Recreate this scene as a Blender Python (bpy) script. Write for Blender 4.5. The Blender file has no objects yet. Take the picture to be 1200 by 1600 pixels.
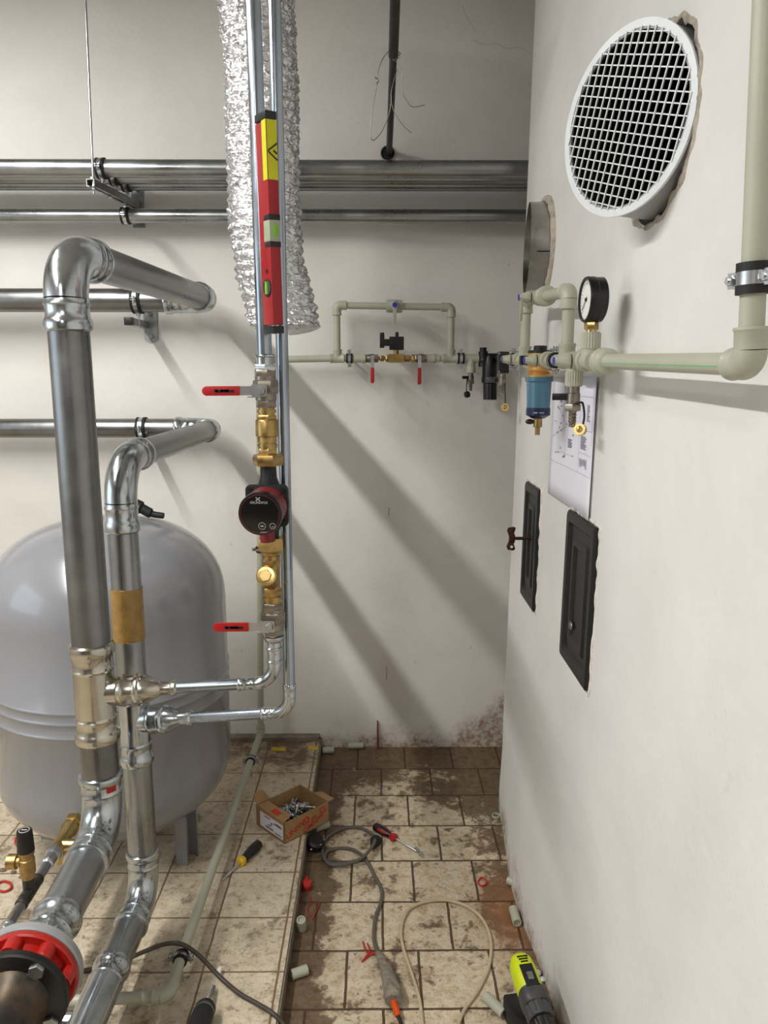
import bpy, bmesh, math, random
from mathutils import Vector, Matrix, noise
random.seed(7)
SC = bpy.context.scene
COL = SC.collection
V = Vector
PI = math.pi

# ------------------------------------------------------------------ camera, light, exposure
CAM_H, PITCH, YAW, FPX = 1.6, math.radians(9.97), math.radians(0.48), 1200.0
cam_data = bpy.data.cameras.new('camera')
cam_data.sensor_fit = 'VERTICAL'; cam_data.sensor_height = 32.0; cam_data.lens = 24.0
cam_data.clip_start = 0.05; cam_data.clip_end = 50
cam = bpy.data.objects.new('camera', cam_data); COL.objects.link(cam)
cam.location = (0, 0, CAM_H); cam.rotation_euler = (PI/2 - PITCH, 0, -YAW)
SC.camera = cam
SC.view_settings.view_transform = 'Standard'; SC.view_settings.look = 'None'
SC.view_settings.gamma = 1.0; SC.view_settings.use_curve_mapping = False
SC.view_settings.exposure = -0.02
world = bpy.data.worlds.new('world'); SC.world = world; world.use_nodes = True
world.node_tree.nodes['Background'].inputs[0].default_value = (0.9, 0.95, 1, 1)
world.node_tree.nodes['Background'].inputs[1].default_value = 0.15
def area(name, loc, rot, sx, sy, watts, color):
    l = bpy.data.lights.new(name, 'AREA'); l.shape = 'RECTANGLE'; l.size = sx; l.size_y = sy
    l.energy = watts; l.color = color
    o = bpy.data.objects.new(name, l); COL.objects.link(o); o.location = loc; o.rotation_euler = rot
    return o
area('assumed_tube_lamp', (-1.66, 0.95, 2.97), (math.radians(3), 0, 0), 0.07, 2.4, 99, (1.0, 0.985, 0.955))  # unseen tube, assumed from the direction and softness of the shadows
area('fill_light_behind', (-1.0, -1.7, 2.97), (0, 0, 0), 0.16, 1.5, 43, (1.0, 0.985, 0.955))  # unseen fill light, added behind the camera to lift the shadows
area('assumed_window_light', (-2.92, 0.9, 1.7), (0, -PI/2, 0), 1.1, 1.6, 14, (0.72, 0.86, 1.0))  # unseen bluish light, added for an assumed window that the pipes reflect

# ------------------------------------------------------------------ pixel of the photograph -> point of the room
def ray(x, y):
    cx, cy = (x - 600)/FPX, -(y - 800)/FPX
    fy = math.cos(PITCH) + math.sin(PITCH)*cy
    z = -math.sin(PITCH) + math.cos(PITCH)*cy
    return V((cx*math.cos(YAW) + fy*math.sin(YAW), -cx*math.sin(YAW) + fy*math.cos(YAW), z))
EYE = V((0, 0, CAM_H))
def at(x, y, Y): r = ray(x, y); return EYE + r*(Y/r.y)
def atz(x, y, z): r = ray(x, y); return EYE + r*((z - CAM_H)/r.z)
def atx(x, y, X): r = ray(x, y); return EYE + r*(X/r.x)

# ------------------------------------------------------------------ materials
def lin(c):
    r = [(v/255/12.92 if v/255 <= .04045 else ((v/255 + .055)/1.055)**2.4) for v in c[:3]]
    return (r[0], r[1], r[2], 1)
class NT:
    def __init__(self, name):
        self.m = bpy.data.materials.new(name); self.m.use_nodes = True
        self.t = self.m.node_tree; self.n = self.t.nodes; self.b = self.n['Principled BSDF']
    def new(self, kind, **kw):
        nd = self.n.new(kind)
        for k, v in kw.items(): setattr(nd, k, v)
        return nd
    def link(self, a, b): self.t.links.new(a, b)
    def noise(self, scale, detail=4, rough=.55, vec=None, dist=0):
        nd = self.new('ShaderNodeTexNoise'); nd.inputs['Scale'].default_value = scale
        nd.inputs['Detail'].default_value = detail; nd.inputs['Roughness'].default_value = rough
        nd.inputs['Distortion'].default_value = dist
        if vec is not None: self.link(vec, nd.inputs['Vector'])
        return nd
    def ramp(self, src, stops):
        r = self.new('ShaderNodeValToRGB'); e = r.color_ramp.elements
        e[0].position, e[0].color = stops[0][0], stops[0][1]
        e[1].position, e[1].color = stops[-1][0], stops[-1][1]
        for p, c in stops[1:-1]:
            k = e.new(p); k.color = c
        self.link(src, r.inputs[0]); return r
    def mix(self, fac, a, b, mode='MIX'):
        x = self.new('ShaderNodeMix', data_type='RGBA', blend_type=mode)
        for s, v in ((x.inputs[0], fac), (x.inputs[6], a), (x.inputs[7], b)):
            if hasattr(v, 'links') or hasattr(v, 'is_output'): self.link(v, s)
            else: s.default_value = v
        return x.outputs[2]
    def math(self, op, a, b=0.0, c=0.0):
        x = self.new('ShaderNodeMath', operation=op)
        for i, v in enumerate((a, b, c)):
            if hasattr(v, 'is_output'): self.link(v, x.inputs[i])
            else: x.inputs[i].default_value = v
        return x.outputs[0]
    def bump(self, h, strength, dist):
        b = self.new('ShaderNodeBump'); b.inputs['Strength'].default_value = strength
        b.inputs['Distance'].default_value = dist; self.link(h, b.inputs['Height'])
        self.link(b.outputs[0], self.b.inputs['Normal'])
    def coord(self): return self.new('ShaderNodeTexCoord').outputs['Object']
G = lambda v: (v, v, v, 1)
MATS = {}
def mat(name, color, rough=.5, metal=0.0, var=0.0, vs=30, bump=0.0, bs=80, bd=.001, color2=None, rvar=0.0, stretch=None, **kw):
    t = NT(name); c = lin(color); b = t.b
    b.inputs['Base Color'].default_value = c; b.inputs['Roughness'].default_value = rough
    b.inputs['Metallic'].default_value = metal
    vec = t.coord()
    if stretch:
        mp = t.new('ShaderNodeMapping'); mp.inputs['Scale'].default_value = stretch
        t.link(vec, mp.inputs[0]); vec = mp.outputs[0]
    if var or color2:
        n = t.noise(vs, 5, .6, vec)
        c2 = lin(color2) if color2 else tuple(max(0, v*(1 - var)) for v in c[:3]) + (1,)
        c1 = c if color2 else tuple(min(1, v*(1 + var*.6)) for v in c[:3]) + (1,)
        t.link(t.ramp(n.outputs[0], [(.36, c2), (.64, c1)]).outputs[0], b.inputs['Base Color'])
        if rvar:
            t.link(t.ramp(n.outputs[0], [(.35, G(max(0.02, rough - rvar))), (.65, G(rough + rvar))]).outputs[0], b.inputs['Roughness'])
    if bump:
        t.bump(t.noise(bs, 3, .6, vec).outputs[0], bump, bd)
    for k, v in kw.items(): b.inputs[k].default_value = v
    MATS[name] = t.m; return t.m

GALV = mat('galvanised_fitting', (186, 192, 196), .2, 1, .16, 14, .10, 25, .002, rvar=.07)
WARMGALV = mat('nickel_press_fitting', (188, 184, 172), .2, 1, .12, 14, .06, 25, .002, rvar=.05)
PIPE = mat('dull_steel_pipe', (132, 133, 133), .34, 1, .25, 5, 0, rvar=.08)
PIPEW = mat('bright_wall_pipe', (158, 161, 163), .3, 1, .16, 5, 0, rvar=.07)
THIN = mat('zinc_thin_pipe', (164, 172, 182), .24, 1, .08, 9, 0, rvar=.05)
ZINC = mat('zinc_hardware', (200, 203, 206), .28, 1, .12, 40)
ZINCD = mat('zinc_bracket', (160, 162, 160), .42, 1, .2, 40)
BLACK = mat('black_plastic', (16, 16, 17), .38, 0, .2, 40)
RUBBER = mat('black_rubber', (18, 18, 18), .65, 0, .2, 60)
BRASS = mat('brass', (172, 144, 92), .36, 1, .2, 60, .08, 150, .0006, rvar=.08)
BRASSL = mat('bright_brass', (204, 176, 116), .28, 1, .12, 50)
NICKEL = mat('nickel_plated', (144, 136, 124), .36, 1, .12, 60, rvar=.06)
RED = mat('red_grip', (168, 10, 18), .42, 0, .1, 50)
REDV = mat('red_enamel', (160, 24, 16), .33, 0, .18, 25, .05, 120, .0006)
CASTBLACK = mat('black_cast_iron', (20, 19, 20), .45, .2, .3, 50, .2, 180, .001)
RUSTPIPE = mat('scorched_steel', (54, 51, 48), .45, .6, .3, 18, .1, 60, .001, color2=(98, 82, 62))
PPR = mat('grey_green_plastic', (170, 170, 152), .42, 0, .04, 20)
GREENLINE = mat('green_stripe', (110, 176, 120), .5)
BLUE = mat('blue_cap', (34, 44, 176), .4)
TANK = mat('grey_enamel', (132, 133, 137), .2, 0, .03, 4, .02, 12, .002, **{'Coat Weight': .35, 'Coat Roughness': .12})
SILVERCAP = mat('grey_paint', (140, 141, 143), .4, 0, .08, 20)
TAPE = mat('brown_parcel_tape', (158, 124, 66), .3, .1, .2, 40, .5, 60, .002)
WHITEP = mat('white_paint', (222, 222, 218), .5, 0, .05, 20)
VENTW = mat('white_grille_enamel', (208, 212, 214), .42, .05, .06, 30)
DUCTIN = mat('duct_dark', (14, 14, 13), .8)  # near-black for duct insides and the discs of open holes
STEEL = mat('stainless_sheet', (172, 170, 164), .32, 1, .25, 9, .06, 20, .001, rvar=.1)
CHIP = mat('chipped_white_plaster', (214, 207, 198), .9, 0, .2, 60, .8, 90, .004)
PLASTERB = mat('rough_mortar', (172, 162, 148), .9, 0, .25, 40, .8, 70, .006)
BLKDOOR = mat('black_lacquer_door', (9, 9, 10), .42, 0, .2, 30, .05, 40, .001)
RUSTKEY = mat('rusty_key', (40, 24, 20), .6, .5, .4, 80, color2=(82, 48, 30))
PAPER = mat('paper', (226, 226, 236), .75, 0, .02, 8)
INK = mat('ink', (96, 96, 108), .8)
INKL = mat('pale_ink', (160, 160, 172), .8)
SCREEN = mat('pump_face', (7, 8, 9), .22)
PRINT = mat('grey_print', (150, 152, 154), .5)
PUMPRED = mat('pump_red', (120, 28, 36), .45, .1, .15, 40)
LEVELRED = mat('level_red', (150, 12, 20), .36, 0, .08, 30)
YELLOW = mat('yellow_sticker', (196, 194, 14), .5, 0, .05, 40)
VIAL = mat('vial_green', (150, 215, 60), .1, 0, **{'Transmission Weight': .35})
VIALCLEAR = mat('vial_block', (176, 190, 160), .12, 0, **{'Transmission Weight': .3})
CARD = mat('brown_cardboard', (156, 122, 82), .85, 0, .08, 30, .1, 200, .0005)
CARDRED = mat('red_carton_print', (186, 48, 28), .8)
LABELP = mat('white_label', (214, 212, 222), .7)
CABLEG = mat('grey_rubber_cable', (92, 88, 80), .6, 0, .15, 60)
CABLEB = mat('dark_brown_cable', (66, 56, 50), .5, 0, .2, 60)
CABLEW = mat('beige_cable', (186, 168, 138), .55, 0, .1, 40)
CLOTH = mat('grey_wrapped_tape', (128, 120, 106), .8, 0, .3, 60, .8, 120, .003)
ORANGE = mat('orange_boot', (214, 84, 22), .5, 0, .1, 60)
LIME = mat('lime_tool_plastic', (200, 214, 20), .42, 0, .06, 30)
TOOLGREY = mat('tool_grey', (62, 62, 64), .5, 0, .15, 60)
BLUECUP = mat('blue_tinted_bowl', (112, 164, 190), .12, 0, **{'Transmission Weight': .6, 'Alpha': 1.0})
DKBLUE = mat('dark_blue_band', (18, 32, 68), .3)
FILTERB = mat('bronze_filter_body', (206, 160, 96), .4, .6, .1, 40)
MESHW = mat('filter_mesh', (200, 205, 205), .5, .3)
YTAPE = mat('yellow_tape', (206, 172, 40), .6, 0, .25, 60)
REDSCRAP = mat('red_insulation', (176, 36, 28), .5)
RUSTROD = mat('rust_red_rod', (128, 70, 52), .6, .2, .3, 60)
DARKPIPE = mat('dark_steel_pipe', (66, 62, 58), .45, .6, .2, 30)
WIRE = mat('thin_wire', (120, 116, 108), .4, .8)
STONE = mat('grit', (120, 100, 78), .9, 0, .3, 60)

# duct foil: crumpled bright aluminium
t = NT('crumpled_foil'); vec = t.coord()
t.b.inputs['Base Color'].default_value = lin((236, 236, 238)); t.b.inputs['Metallic'].default_value = .92; t.b.inputs['Roughness'].default_value = .27
mp = t.new('ShaderNodeMapping'); mp.inputs['Scale'].default_value = (1, 1, 2.2); t.link(vec, mp.inputs[0])
nz = t.noise(22, 3, .6, mp.outputs[0], 1.2)
mm = t.new('ShaderNodeVectorMath', operation='ADD'); t.link(mp.outputs[0], mm.inputs[0])
sc_ = t.new('ShaderNodeVectorMath', operation='SCALE'); t.link(nz.outputs[1], sc_.inputs[0]); sc_.inputs['Scale'].default_value = .05
t.link(sc_.outputs[0], mm.inputs[1])
vo = t.new('ShaderNodeTexVoronoi'); vo.inputs['Scale'].default_value = 34; t.link(mm.outputs[0], vo.inputs['Vector'])
t.bump(vo.outputs[0], .8, .010)
FOIL = t.m

# plaster wall
def plaster(name, base, back=False):
    t = NT(name); vec = t.coord()
    big = t.noise(1.7, 5, .6, vec, .4); mid = t.noise(9, 6, .65, vec); fine = t.noise(60, 5, .6, vec)
    b0 = lin(base); b1 = tuple(v*.88 for v in b0[:3]) + (1,); b2 = tuple(min(1, v*1.05) for v in b0[:3]) + (1,)
    col = t.ramp(big.outputs[0], [(.3, b1), (.6, b0), (.8, b2)]).outputs[0]
    mark = t.ramp(mid.outputs[0], [(.66, G(0)), (.78, G(.35))]).outputs[0]
    col = t.mix(mark, col, lin((176, 168, 156)))
    spot = t.ramp(t.noise(24, 3, .5, vec).outputs[0], [(.76, G(0)), (.80, G(.5))]).outputs[0]
    col = t.mix(spot, col, lin((150, 140, 126)))
    sep = t.new('ShaderNodeSeparateXYZ'); t.link(vec, sep.inputs[0])
    # splashed floor dirt along the foot of the wall
    h = t.math('ADD', sep.outputs[2], t.math('MULTIPLY', t.math('SUBTRACT', mid.outputs[0], .5), -.34))
    if back:
        corner = t.math('MULTIPLY', t.math('MAXIMUM', t.math('SUBTRACT', sep.outputs[0], .32), 0.0), -.75)
        h = t.math('ADD', h, corner)
    dirt = t.ramp(h, [(.0, G(.85)), (.035, G(.4)), (.09, G(0))]).outputs[0]
    dirt = t.math('MULTIPLY', dirt, t.ramp(fine.outputs[0], [(.3, G(.2)), (.6, G(1))]).outputs[0])
    col = t.mix(dirt, col, lin((128, 96, 64)))
    t.link(col, t.b.inputs['Base Color']); t.b.inputs['Roughness'].default_value = .62
    t.bump(t.math('ADD', t.math('MULTIPLY', fine.outputs[0], .25), t.math('ADD', mid.outputs[0], t.math('MULTIPLY', big.outputs[0], 2))), .45, .006)
    return t.m
WALLB = plaster('white_plaster_back', (222, 218, 211), True)
WALLR = plaster('white_plaster_right', (221, 219, 215))
WALLD = mat('dark_wall_for_reflection', (112, 110, 106), .8, 0, .3, 1.2)  # for the unseen front wall, coloured dark so the pipes reflect contrast
WALLO = mat('white_plaster_plain', (190, 187, 182), .8, 0, .05, 3, .2, 40, .004)

# floor tiles
def tiles(name, ox, oy, w, h, off, cream, dirty):
    t = NT(name); vec = t.coord()
    mp = t.new('ShaderNodeMapping'); mp.inputs['Location'].default_value = (-ox + w*40, -oy + h*41, 0); t.link(vec, mp.inputs[0])
    wob = t.noise(14, 3, .6, vec); ws = t.new('ShaderNodeVectorMath', operation='SCALE'); ws.inputs['Scale'].default_value = .006
    sub = t.new('ShaderNodeVectorMath', operation='SUBTRACT'); sub.inputs[1].default_value = (.5, .5, .5); t.link(wob.outputs[1], sub.inputs[0])
    t.link(sub.outputs[0], ws.inputs[0])
    ad = t.new('ShaderNodeVectorMath', operation='ADD'); t.link(mp.outputs[0], ad.inputs[0]); t.link(ws.outputs[0], ad.inputs[1])
    br = t.new('ShaderNodeTexBrick', offset=off, offset_frequency=2, squash=1.0)
    br.inputs['Scale'].default_value = 1; br.inputs['Brick Width'].default_value = w; br.inputs['Row Height'].default_value = h
    br.inputs['Mortar Size'].default_value = .0042 if dirty else .0032; br.inputs['Mortar Smooth'].default_value = .25
    br.inputs['Color1'].default_value = G(.35); br.inputs['Color2'].default_value = G(.65); br.inputs['Mortar'].default_value = G(0)
    t.link(ad.outputs[0], br.inputs['Vector'])
    n1 = t.noise(13, 9, .7, vec, .2); n2 = t.noise(34, 9, .74, vec, .25); n3 = t.noise(95, 4, .6, vec); n4 = t.noise(4.2, 5, .6, vec, .2)
    c = t.ramp(n2.outputs[0], [(.3, lin((120, 94, 64))), (.43, lin(cream)), (.58, lin((206, 194, 172))), (.70, lin((160, 140, 110)))]).outputs[0]
    c = t.mix(.22, c, br.outputs[0], 'OVERLAY')
    speck = t.ramp(n3.outputs[0], [(.60, G(0)), (.70, G(.6))]).outputs[0]
    c = t.mix(speck, c, lin((122, 96, 66)))
    sep = t.new('ShaderNodeSeparateXYZ'); t.link(vec, sep.inputs[0])
    X, Yc = sep.outputs[0], sep.outputs[1]
    # dried mud: patches where water stood plus bands along walls and kerb, with shade painted in toward the back
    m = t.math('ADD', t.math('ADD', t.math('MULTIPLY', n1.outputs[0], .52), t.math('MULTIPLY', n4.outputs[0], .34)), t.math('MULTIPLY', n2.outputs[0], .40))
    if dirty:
        back = t.math('MULTIPLY', t.math('MAXIMUM', t.math('SUBTRACT', Yc, 2.55), 0.0), .30)  # dirt grows toward the back and also paints in the shade there
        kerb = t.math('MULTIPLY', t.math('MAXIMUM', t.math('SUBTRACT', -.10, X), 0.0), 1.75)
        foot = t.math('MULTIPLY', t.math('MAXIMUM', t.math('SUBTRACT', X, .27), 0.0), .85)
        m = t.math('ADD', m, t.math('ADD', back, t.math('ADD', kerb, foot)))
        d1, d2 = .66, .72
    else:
        back = t.math('MULTIPLY', t.math('MAXIMUM', t.math('SUBTRACT', Yc, 2.75), 0.0), .35)  # rear platform dirt, thickened to stand in for shade by the tank
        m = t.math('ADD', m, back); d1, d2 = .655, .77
    mud_shade = t.ramp(m, [(d1, G(0)), ((d1 + d2)/2, G(.55)), (d2, G(.88))]).outputs[0]
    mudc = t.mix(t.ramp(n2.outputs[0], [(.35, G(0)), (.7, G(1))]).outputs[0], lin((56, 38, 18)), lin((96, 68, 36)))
    c = t.mix(mud_shade, c, mudc)
    if dirty:
        # rusty seep at the foot of the right wall
        dx = t.math('MULTIPLY', t.math('SUBTRACT', X, .40), 1.7); dy = t.math('SUBTRACT', Yc, 2.08)
        rr = t.math('SQRT', t.math('ADD', t.math('MULTIPLY', dx, dx), t.math('MULTIPLY', dy, dy)))
        rr = t.math('ADD', rr, t.math('MULTIPLY', t.math('SUBTRACT', n1.outputs[0], .5), .35))
        c = t.mix(t.ramp(rr, [(.06, G(.6)), (.25, G(0))]).outputs[0], c, lin((140, 86, 44)))
    grout = t.ramp(br.outputs['Fac'], [(.3, G(0)), (.8, G(.92))]).outputs[0]
    gcol = lin((64, 44, 26)) if dirty else lin((112, 88, 62))
    c = t.mix(grout, c, gcol)
    t.link(c, t.b.inputs['Base Color'])
    t.link(t.ramp(m, [(d1, G(.42)), (d2, G(.6))]).outputs[0], t.b.inputs['Roughness'])
    hgt = t.math('SUBTRACT', t.math('MULTIPLY', n2.outputs[0], .35), t.math('MULTIPLY', br.outputs['Fac'], 1.0))
    t.bump(hgt, .5, .004)
    return t.m
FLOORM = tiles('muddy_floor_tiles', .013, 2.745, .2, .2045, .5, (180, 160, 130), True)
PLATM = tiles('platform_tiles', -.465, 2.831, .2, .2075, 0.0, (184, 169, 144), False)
EDGEM = mat('platform_edge', (120, 110, 94), .7, 0, .25, 20, .3, 60, .002)

# ------------------------------------------------------------------ mesh building
OFF = {}
def frame(d):
    d = d.normalized(); a = V((0, 0, 1)) if abs(d.z) < .9 else V((1, 0, 0))
    u = d.cross(a).normalized(); return u, d.cross(u).normalized()
def fillet(pts, rad, n=8):
    pts = [V(p) for p in pts]; out = [pts[0]]
    for i in range(1, len(pts) - 1):
        a, b, c = pts[i-1], pts[i], pts[i+1]
        d1, d2 = (a - b), (c - b); k = min(rad, d1.length*.49, d2.length*.49)
        p, q = b + d1.normalized()*k, b + d2.normalized()*k
        for j in range(n + 1):
            s = j/n; out.append((1-s)**2*p + 2*s*(1-s)*b + s*s*q)
    out.append(pts[-1]); return out
def arc(c, d1, d2, R, n=10):
    p, q = c + d1*R, c + d2*R; o = c + (d1 + d2)*R
    out = []
    for j in range(n + 1):
        a = PI/2*j/n; out.append(o - d2*R*math.cos(a) - d1*R*math.sin(a))
    return out
def spline(pts, n=8):
    pts = [V(p) for p in pts]; P = [2*pts[0] - pts[1]] + pts + [2*pts[-1] - pts[-2]]; out = []
    for i in range(1, len(P) - 2):
        a, b, c, d = P[i-1], P[i], P[i+1], P[i+2]
        for j in range(n):
            s = j/n
            out.append(.5*((2*b) + (c - a)*s + (2*a - 5*b + 4*c - d)*s*s + (3*b - a - 3*c + d)*s**3))
    out.append(pts[-1]); return out
class MB:
    def __init__(self): self.bm = bmesh.new()
    def box(self, c, s, R=None):
        c = V(c); R = R or Matrix.Identity(3); vs = []
        for x in (-.5, .5):
            for y in (-.5, .5):
                for z in (-.5, .5): vs.append(self.bm.verts.new(c + R @ V((x*s[0], y*s[1], z*s[2]))))
        for f in ((0,1,3,2), (4,6,7,5), (0,4,5,1), (2,3,7,6), (0,2,6,4), (1,5,7,3)): self.bm.faces.new([vs[i] for i in f])
        return self
    def rings(self, rings, cap=True, closed=False):
        rv = [[self.bm.verts.new(p) for p in r] for r in rings]; n = len(rv[0])
        k = len(rv)
        for i in range(k if closed else k - 1):
            a, b = rv[i], rv[(i+1) % k]
            for j in range(n): self.bm.faces.new((a[j], a[(j+1) % n], b[(j+1) % n], b[j]))
        if cap and not closed:
            self.bm.faces.new(rv[0][::-1]); self.bm.faces.new(rv[-1])
        return self
    def tube(self, pts, r, seg=16, cap=True):
        pts = [V(p) for p in pts]; rr = r if isinstance(r, (list, tuple)) else [r]*len(pts)
        d = (pts[1] - pts[0]).normalized(); u, _ = frame(d); rings = []
        for i, p in enumerate(pts):
            if i == 0: t_ = d
            elif i == len(pts) - 1: t_ = (pts[i] - pts[i-1]).normalized()
            else: t_ = ((pts[i+1] - p).normalized() + (p - pts[i-1]).normalized()).normalized()
            u = (u - t_*u.dot(t_)).normalized(); w = t_.cross(u)
            rings.append([p + (u*math.cos(2*PI*k/seg) + w*math.sin(2*PI*k/seg))*rr[i] for k in range(seg)])
        return self.rings(rings, cap)
    def lathe(self, a, d, prof, seg=32, cap=True, phase=0.0):
        a = V(a); d = V(d).normalized(); u, w = frame(d)
        rings = [[a + d*t_ + (u*math.cos(2*PI*k/seg + phase) + w*math.sin(2*PI*k/seg + phase))*max(r, 1e-5) for k in range(seg)] for t_, r in prof]
        return self.rings(rings, cap)
    def cyl(self, a, b, r, r2=None, seg=28, phase=0.0):
        a, b = V(a), V(b); L = (b - a).length
        return self.lathe(a, b - a, [(0, r), (L, r if r2 is None else r2)], seg, True, phase)
    def hexa(self, a, b, r, phase=0.3, ch=.12):
        a, b = V(a), V(b); L = (b - a).length; c = min(r*ch, L*.3)
        return self.lathe(a, b - a, [(0, r*.93), (c, r), (L - c, r), (L, r*.93)], 6, True, phase)
    def torus(self, c, n, R, r, seg=32, s2=10, a0=0.0, a1=2*PI, u=None):
        c = V(c); n = V(n).normalized()
        if u is None: u, w = frame(n)
        else: u = V(u).normalized(); w = n.cross(u)
        full = abs(a1 - a0 - 2*PI) < 1e-6; k = seg if full else seg + 1; rings = []
        for i in range(k):
            a = a0 + (a1 - a0)*i/seg; e = u*math.cos(a) + w*math.sin(a)
            rings.append([c + e*(R + r*math.cos(2*PI*j/s2)) + n*r*math.sin(2*PI*j/s2) for j in range(s2)])
        return self.rings(rings, not full, full)
    def band(self, c, n, R, thick, width, seg=36, a0=0.0, a1=2*PI, u=None):
        c = V(c); n = V(n).normalized()
        if u is None: u, w = frame(n)
        else: u = V(u).normalized(); w = n.cross(u)
        full = abs(a1 - a0 - 2*PI) < 1e-6; k = seg if full else seg + 1; rings = []
        for i in range(k):
            a = a0 + (a1 - a0)*i/seg; e = u*math.cos(a) + w*math.sin(a)
            rings.append([c + e*R - n*width/2, c + e*(R + thick) - n*width/2, c + e*(R + thick) + n*width/2, c + e*R + n*width/2])
        return self.rings(rings, not full, full)
    def ball(self, c, r, seg=20, sc=(1, 1, 1)):
        c = V(c); n = seg//2; rings = []
        for i in range(n + 1):
            ph = -PI/2 + PI*i/n; k = max(math.cos(ph), 1e-4)
            rings.append([c + V((r*k*math.cos(2*PI*j/seg)*sc[0], r*k*math.sin(2*PI*j/seg)*sc[1], r*math.sin(ph)*sc[2])) for j in range(seg)])
        return self.rings(rings)
    def prism(self, pts, n):
        n = V(n); a = [self.bm.verts.new(V(p)) for p in pts]; b = [self.bm.verts.new(V(p) + n) for p in pts]
        k = len(a); self.bm.faces.new(a[::-1]); self.bm.faces.new(b)
        for i in range(k): self.bm.faces.new((a[i], a[(i+1) % k], b[(i+1) % k], b[i]))
        return self
    def socket(self, a, d, r, L, seg=36):
        """press-fit socket from the body outward, ending in the O-ring bead"""
        return self.lathe(a, d, [(0, r*1.05), (L*.10, r*1.06), (L*.16, r*1.11), (L*.24, r*1.06), (L*.55, r*1.055), (L*.62, r*1.12),
                                 (L*.70, r*1.17), (L*.86, r*1.18), (L*.95, r*1.14), (L, r*1.03)], seg)
    def build(self, name, material, parent=None, loc=None, sharp=32, bevel=0.0):
        bmesh.ops.recalc_face_normals(self.bm, faces=self.bm.faces)
        if bevel:
            es = [e for e in self.bm.edges if len(e.link_faces) == 2 and e.calc_face_angle(0) > .6]
            bmesh.ops.bevel(self.bm, geom=es, offset=bevel, segments=2, affect='EDGES', profile=.6, clamp_overlap=True)
        me = bpy.data.meshes.new(name); 
        off = V(loc) if loc is not None else (OFF[parent.name] if parent else V((0, 0, 0)))
        if off.length > 0: bmesh.ops.translate(self.bm, verts=self.bm.verts, vec=-off)
        self.bm.to_mesh(me); self.bm.free()
        for p in me.polygons: p.use_smooth = True
        me.set_sharp_from_angle(angle=math.radians(sharp))
        me.materials.append(material)
        o = bpy.data.objects.new(name, me); COL.objects.link(o)
        if parent: o.parent = parent
        if loc is not None and not parent: o.location = off
        OFF[o.name] = off
        return o
def tag(o, label, cat, group=None, kind=None):
    if label: o['label'] = label
    if cat: o['category'] = cat
    if group: o['group'] = group
    if kind: o['kind'] = kind
    return o
def thing(name, label, cat, loc, group=None):
    o = bpy.data.objects.new(name, None); COL.objects.link(o); o.location = V(loc); o.empty_display_size = .05
    OFF[o.name] = V(loc); return tag(o, label, cat, group)
def struct(o): o['kind'] = 'structure'; return o
def elbow(mb, c, d1, d2, r, R, L, seg=36):
    d1, d2 = V(d1).normalized(), V(d2).normalized(); c = V(c)
    mb.tube(arc(c, d1, d2, R, 12), r*1.055, seg)
    mb.socket(c + d1*R, d1, r, L, seg); mb.socket(c + d2*R, d2, r, L, seg)
    return c + d1*(R + L*.9), c + d2*(R + L*.9)
def text(s, size, origin, u, v, material, parent, name='lettering', align='LEFT', lift=.0004):
    cu = bpy.data.curves.new('t', 'FONT'); cu.body = s; cu.size = size; cu.align_x = align; cu.extrude = .0002; cu.offset = size*.012
    tmp = bpy.data.objects.new('t', cu); COL.objects.link(tmp)
    dg = bpy.context.evaluated_depsgraph_get()
    me = bpy.data.meshes.new_from_object(tmp.evaluated_get(dg))
    bpy.data.objects.remove(tmp); bpy.data.curves.remove(cu)
    u, v = V(u).normalized(), V(v).normalized(); n = u.cross(v)
    off = OFF[parent.name]; o3 = V(origin) - off + n*lift
    for q in me.vertices: q.co = o3 + u*q.co.x + v*q.co.y + n*q.co.z
    me.materials.clear(); me.materials.append(material)
    o = bpy.data.objects.new(name, me); COL.objects.link(o); o.parent = parent; OFF[o.name] = off
    return o

# ------------------------------------------------------------------ the room
DB = 3.14                                         # back wall
RE = 2.65                                         # the right wall ends here; the back wall runs on behind it
def wall_x(y, z):
    """right wall: leans a little, foot slightly bowed"""
    x = .481 + .0145*(z - 1.6)
    if z < .6: x -= .034*(1 - z/.6)**1.4*math.exp(-((y - 2.17)/.33)**2)
    return x
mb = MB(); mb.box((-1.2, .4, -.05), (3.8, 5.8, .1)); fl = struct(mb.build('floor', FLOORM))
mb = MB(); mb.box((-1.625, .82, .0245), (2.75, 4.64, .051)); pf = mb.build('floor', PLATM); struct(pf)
mb = MB(); mb.box((-.2475, .82, .0225), (.006, 4.64, .047)); tr = struct(mb.build('trim_1', EDGEM))
mb = MB(); mb.box((-1.2, .4, 3.35), (3.8, 5.8, .1)); struct(mb.build('ceiling', WALLO))
mb = MB(); mb.box((-1.2, -2.45, 1.65), (3.8, .1, 3.3)); struct(mb.build('wall_front', WALLD))
mb = MB()
for (y0, y1, z0, z1) in ((-2.5, .1, 0, 3.3), (1.7, DB, 0, 3.3), (.1, 1.7, 0, 1.15), (.1, 1.7, 2.25, 3.3)):
    mb.box((-3.05, (y0 + y1)/2, (z0 + z1)/2), (.1, y1 - y0, z1 - z0))
struct(mb.build('wall_left', WALLO))
wf = MB()
for y in (.12, .9, 1.68): wf.box((-3.05, y, 1.7), (.06, .05, 1.1))
for z in (1.17, 2.23): wf.box((-3.05, .9, z), (.06, 1.6, .05))
wo = struct(wf.build('assumed_window_1', WHITEP))  # unseen window, assumed from the bluish reflections on the pipes
gl = mat('assumed_window_glass', (240, 245, 250), .02, 0, **{'Transmission Weight': 1.0})
MB().box((-3.05, .9, 1.7), (.006, 1.5, 1.02)).build('pane', gl, wo)
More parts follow.
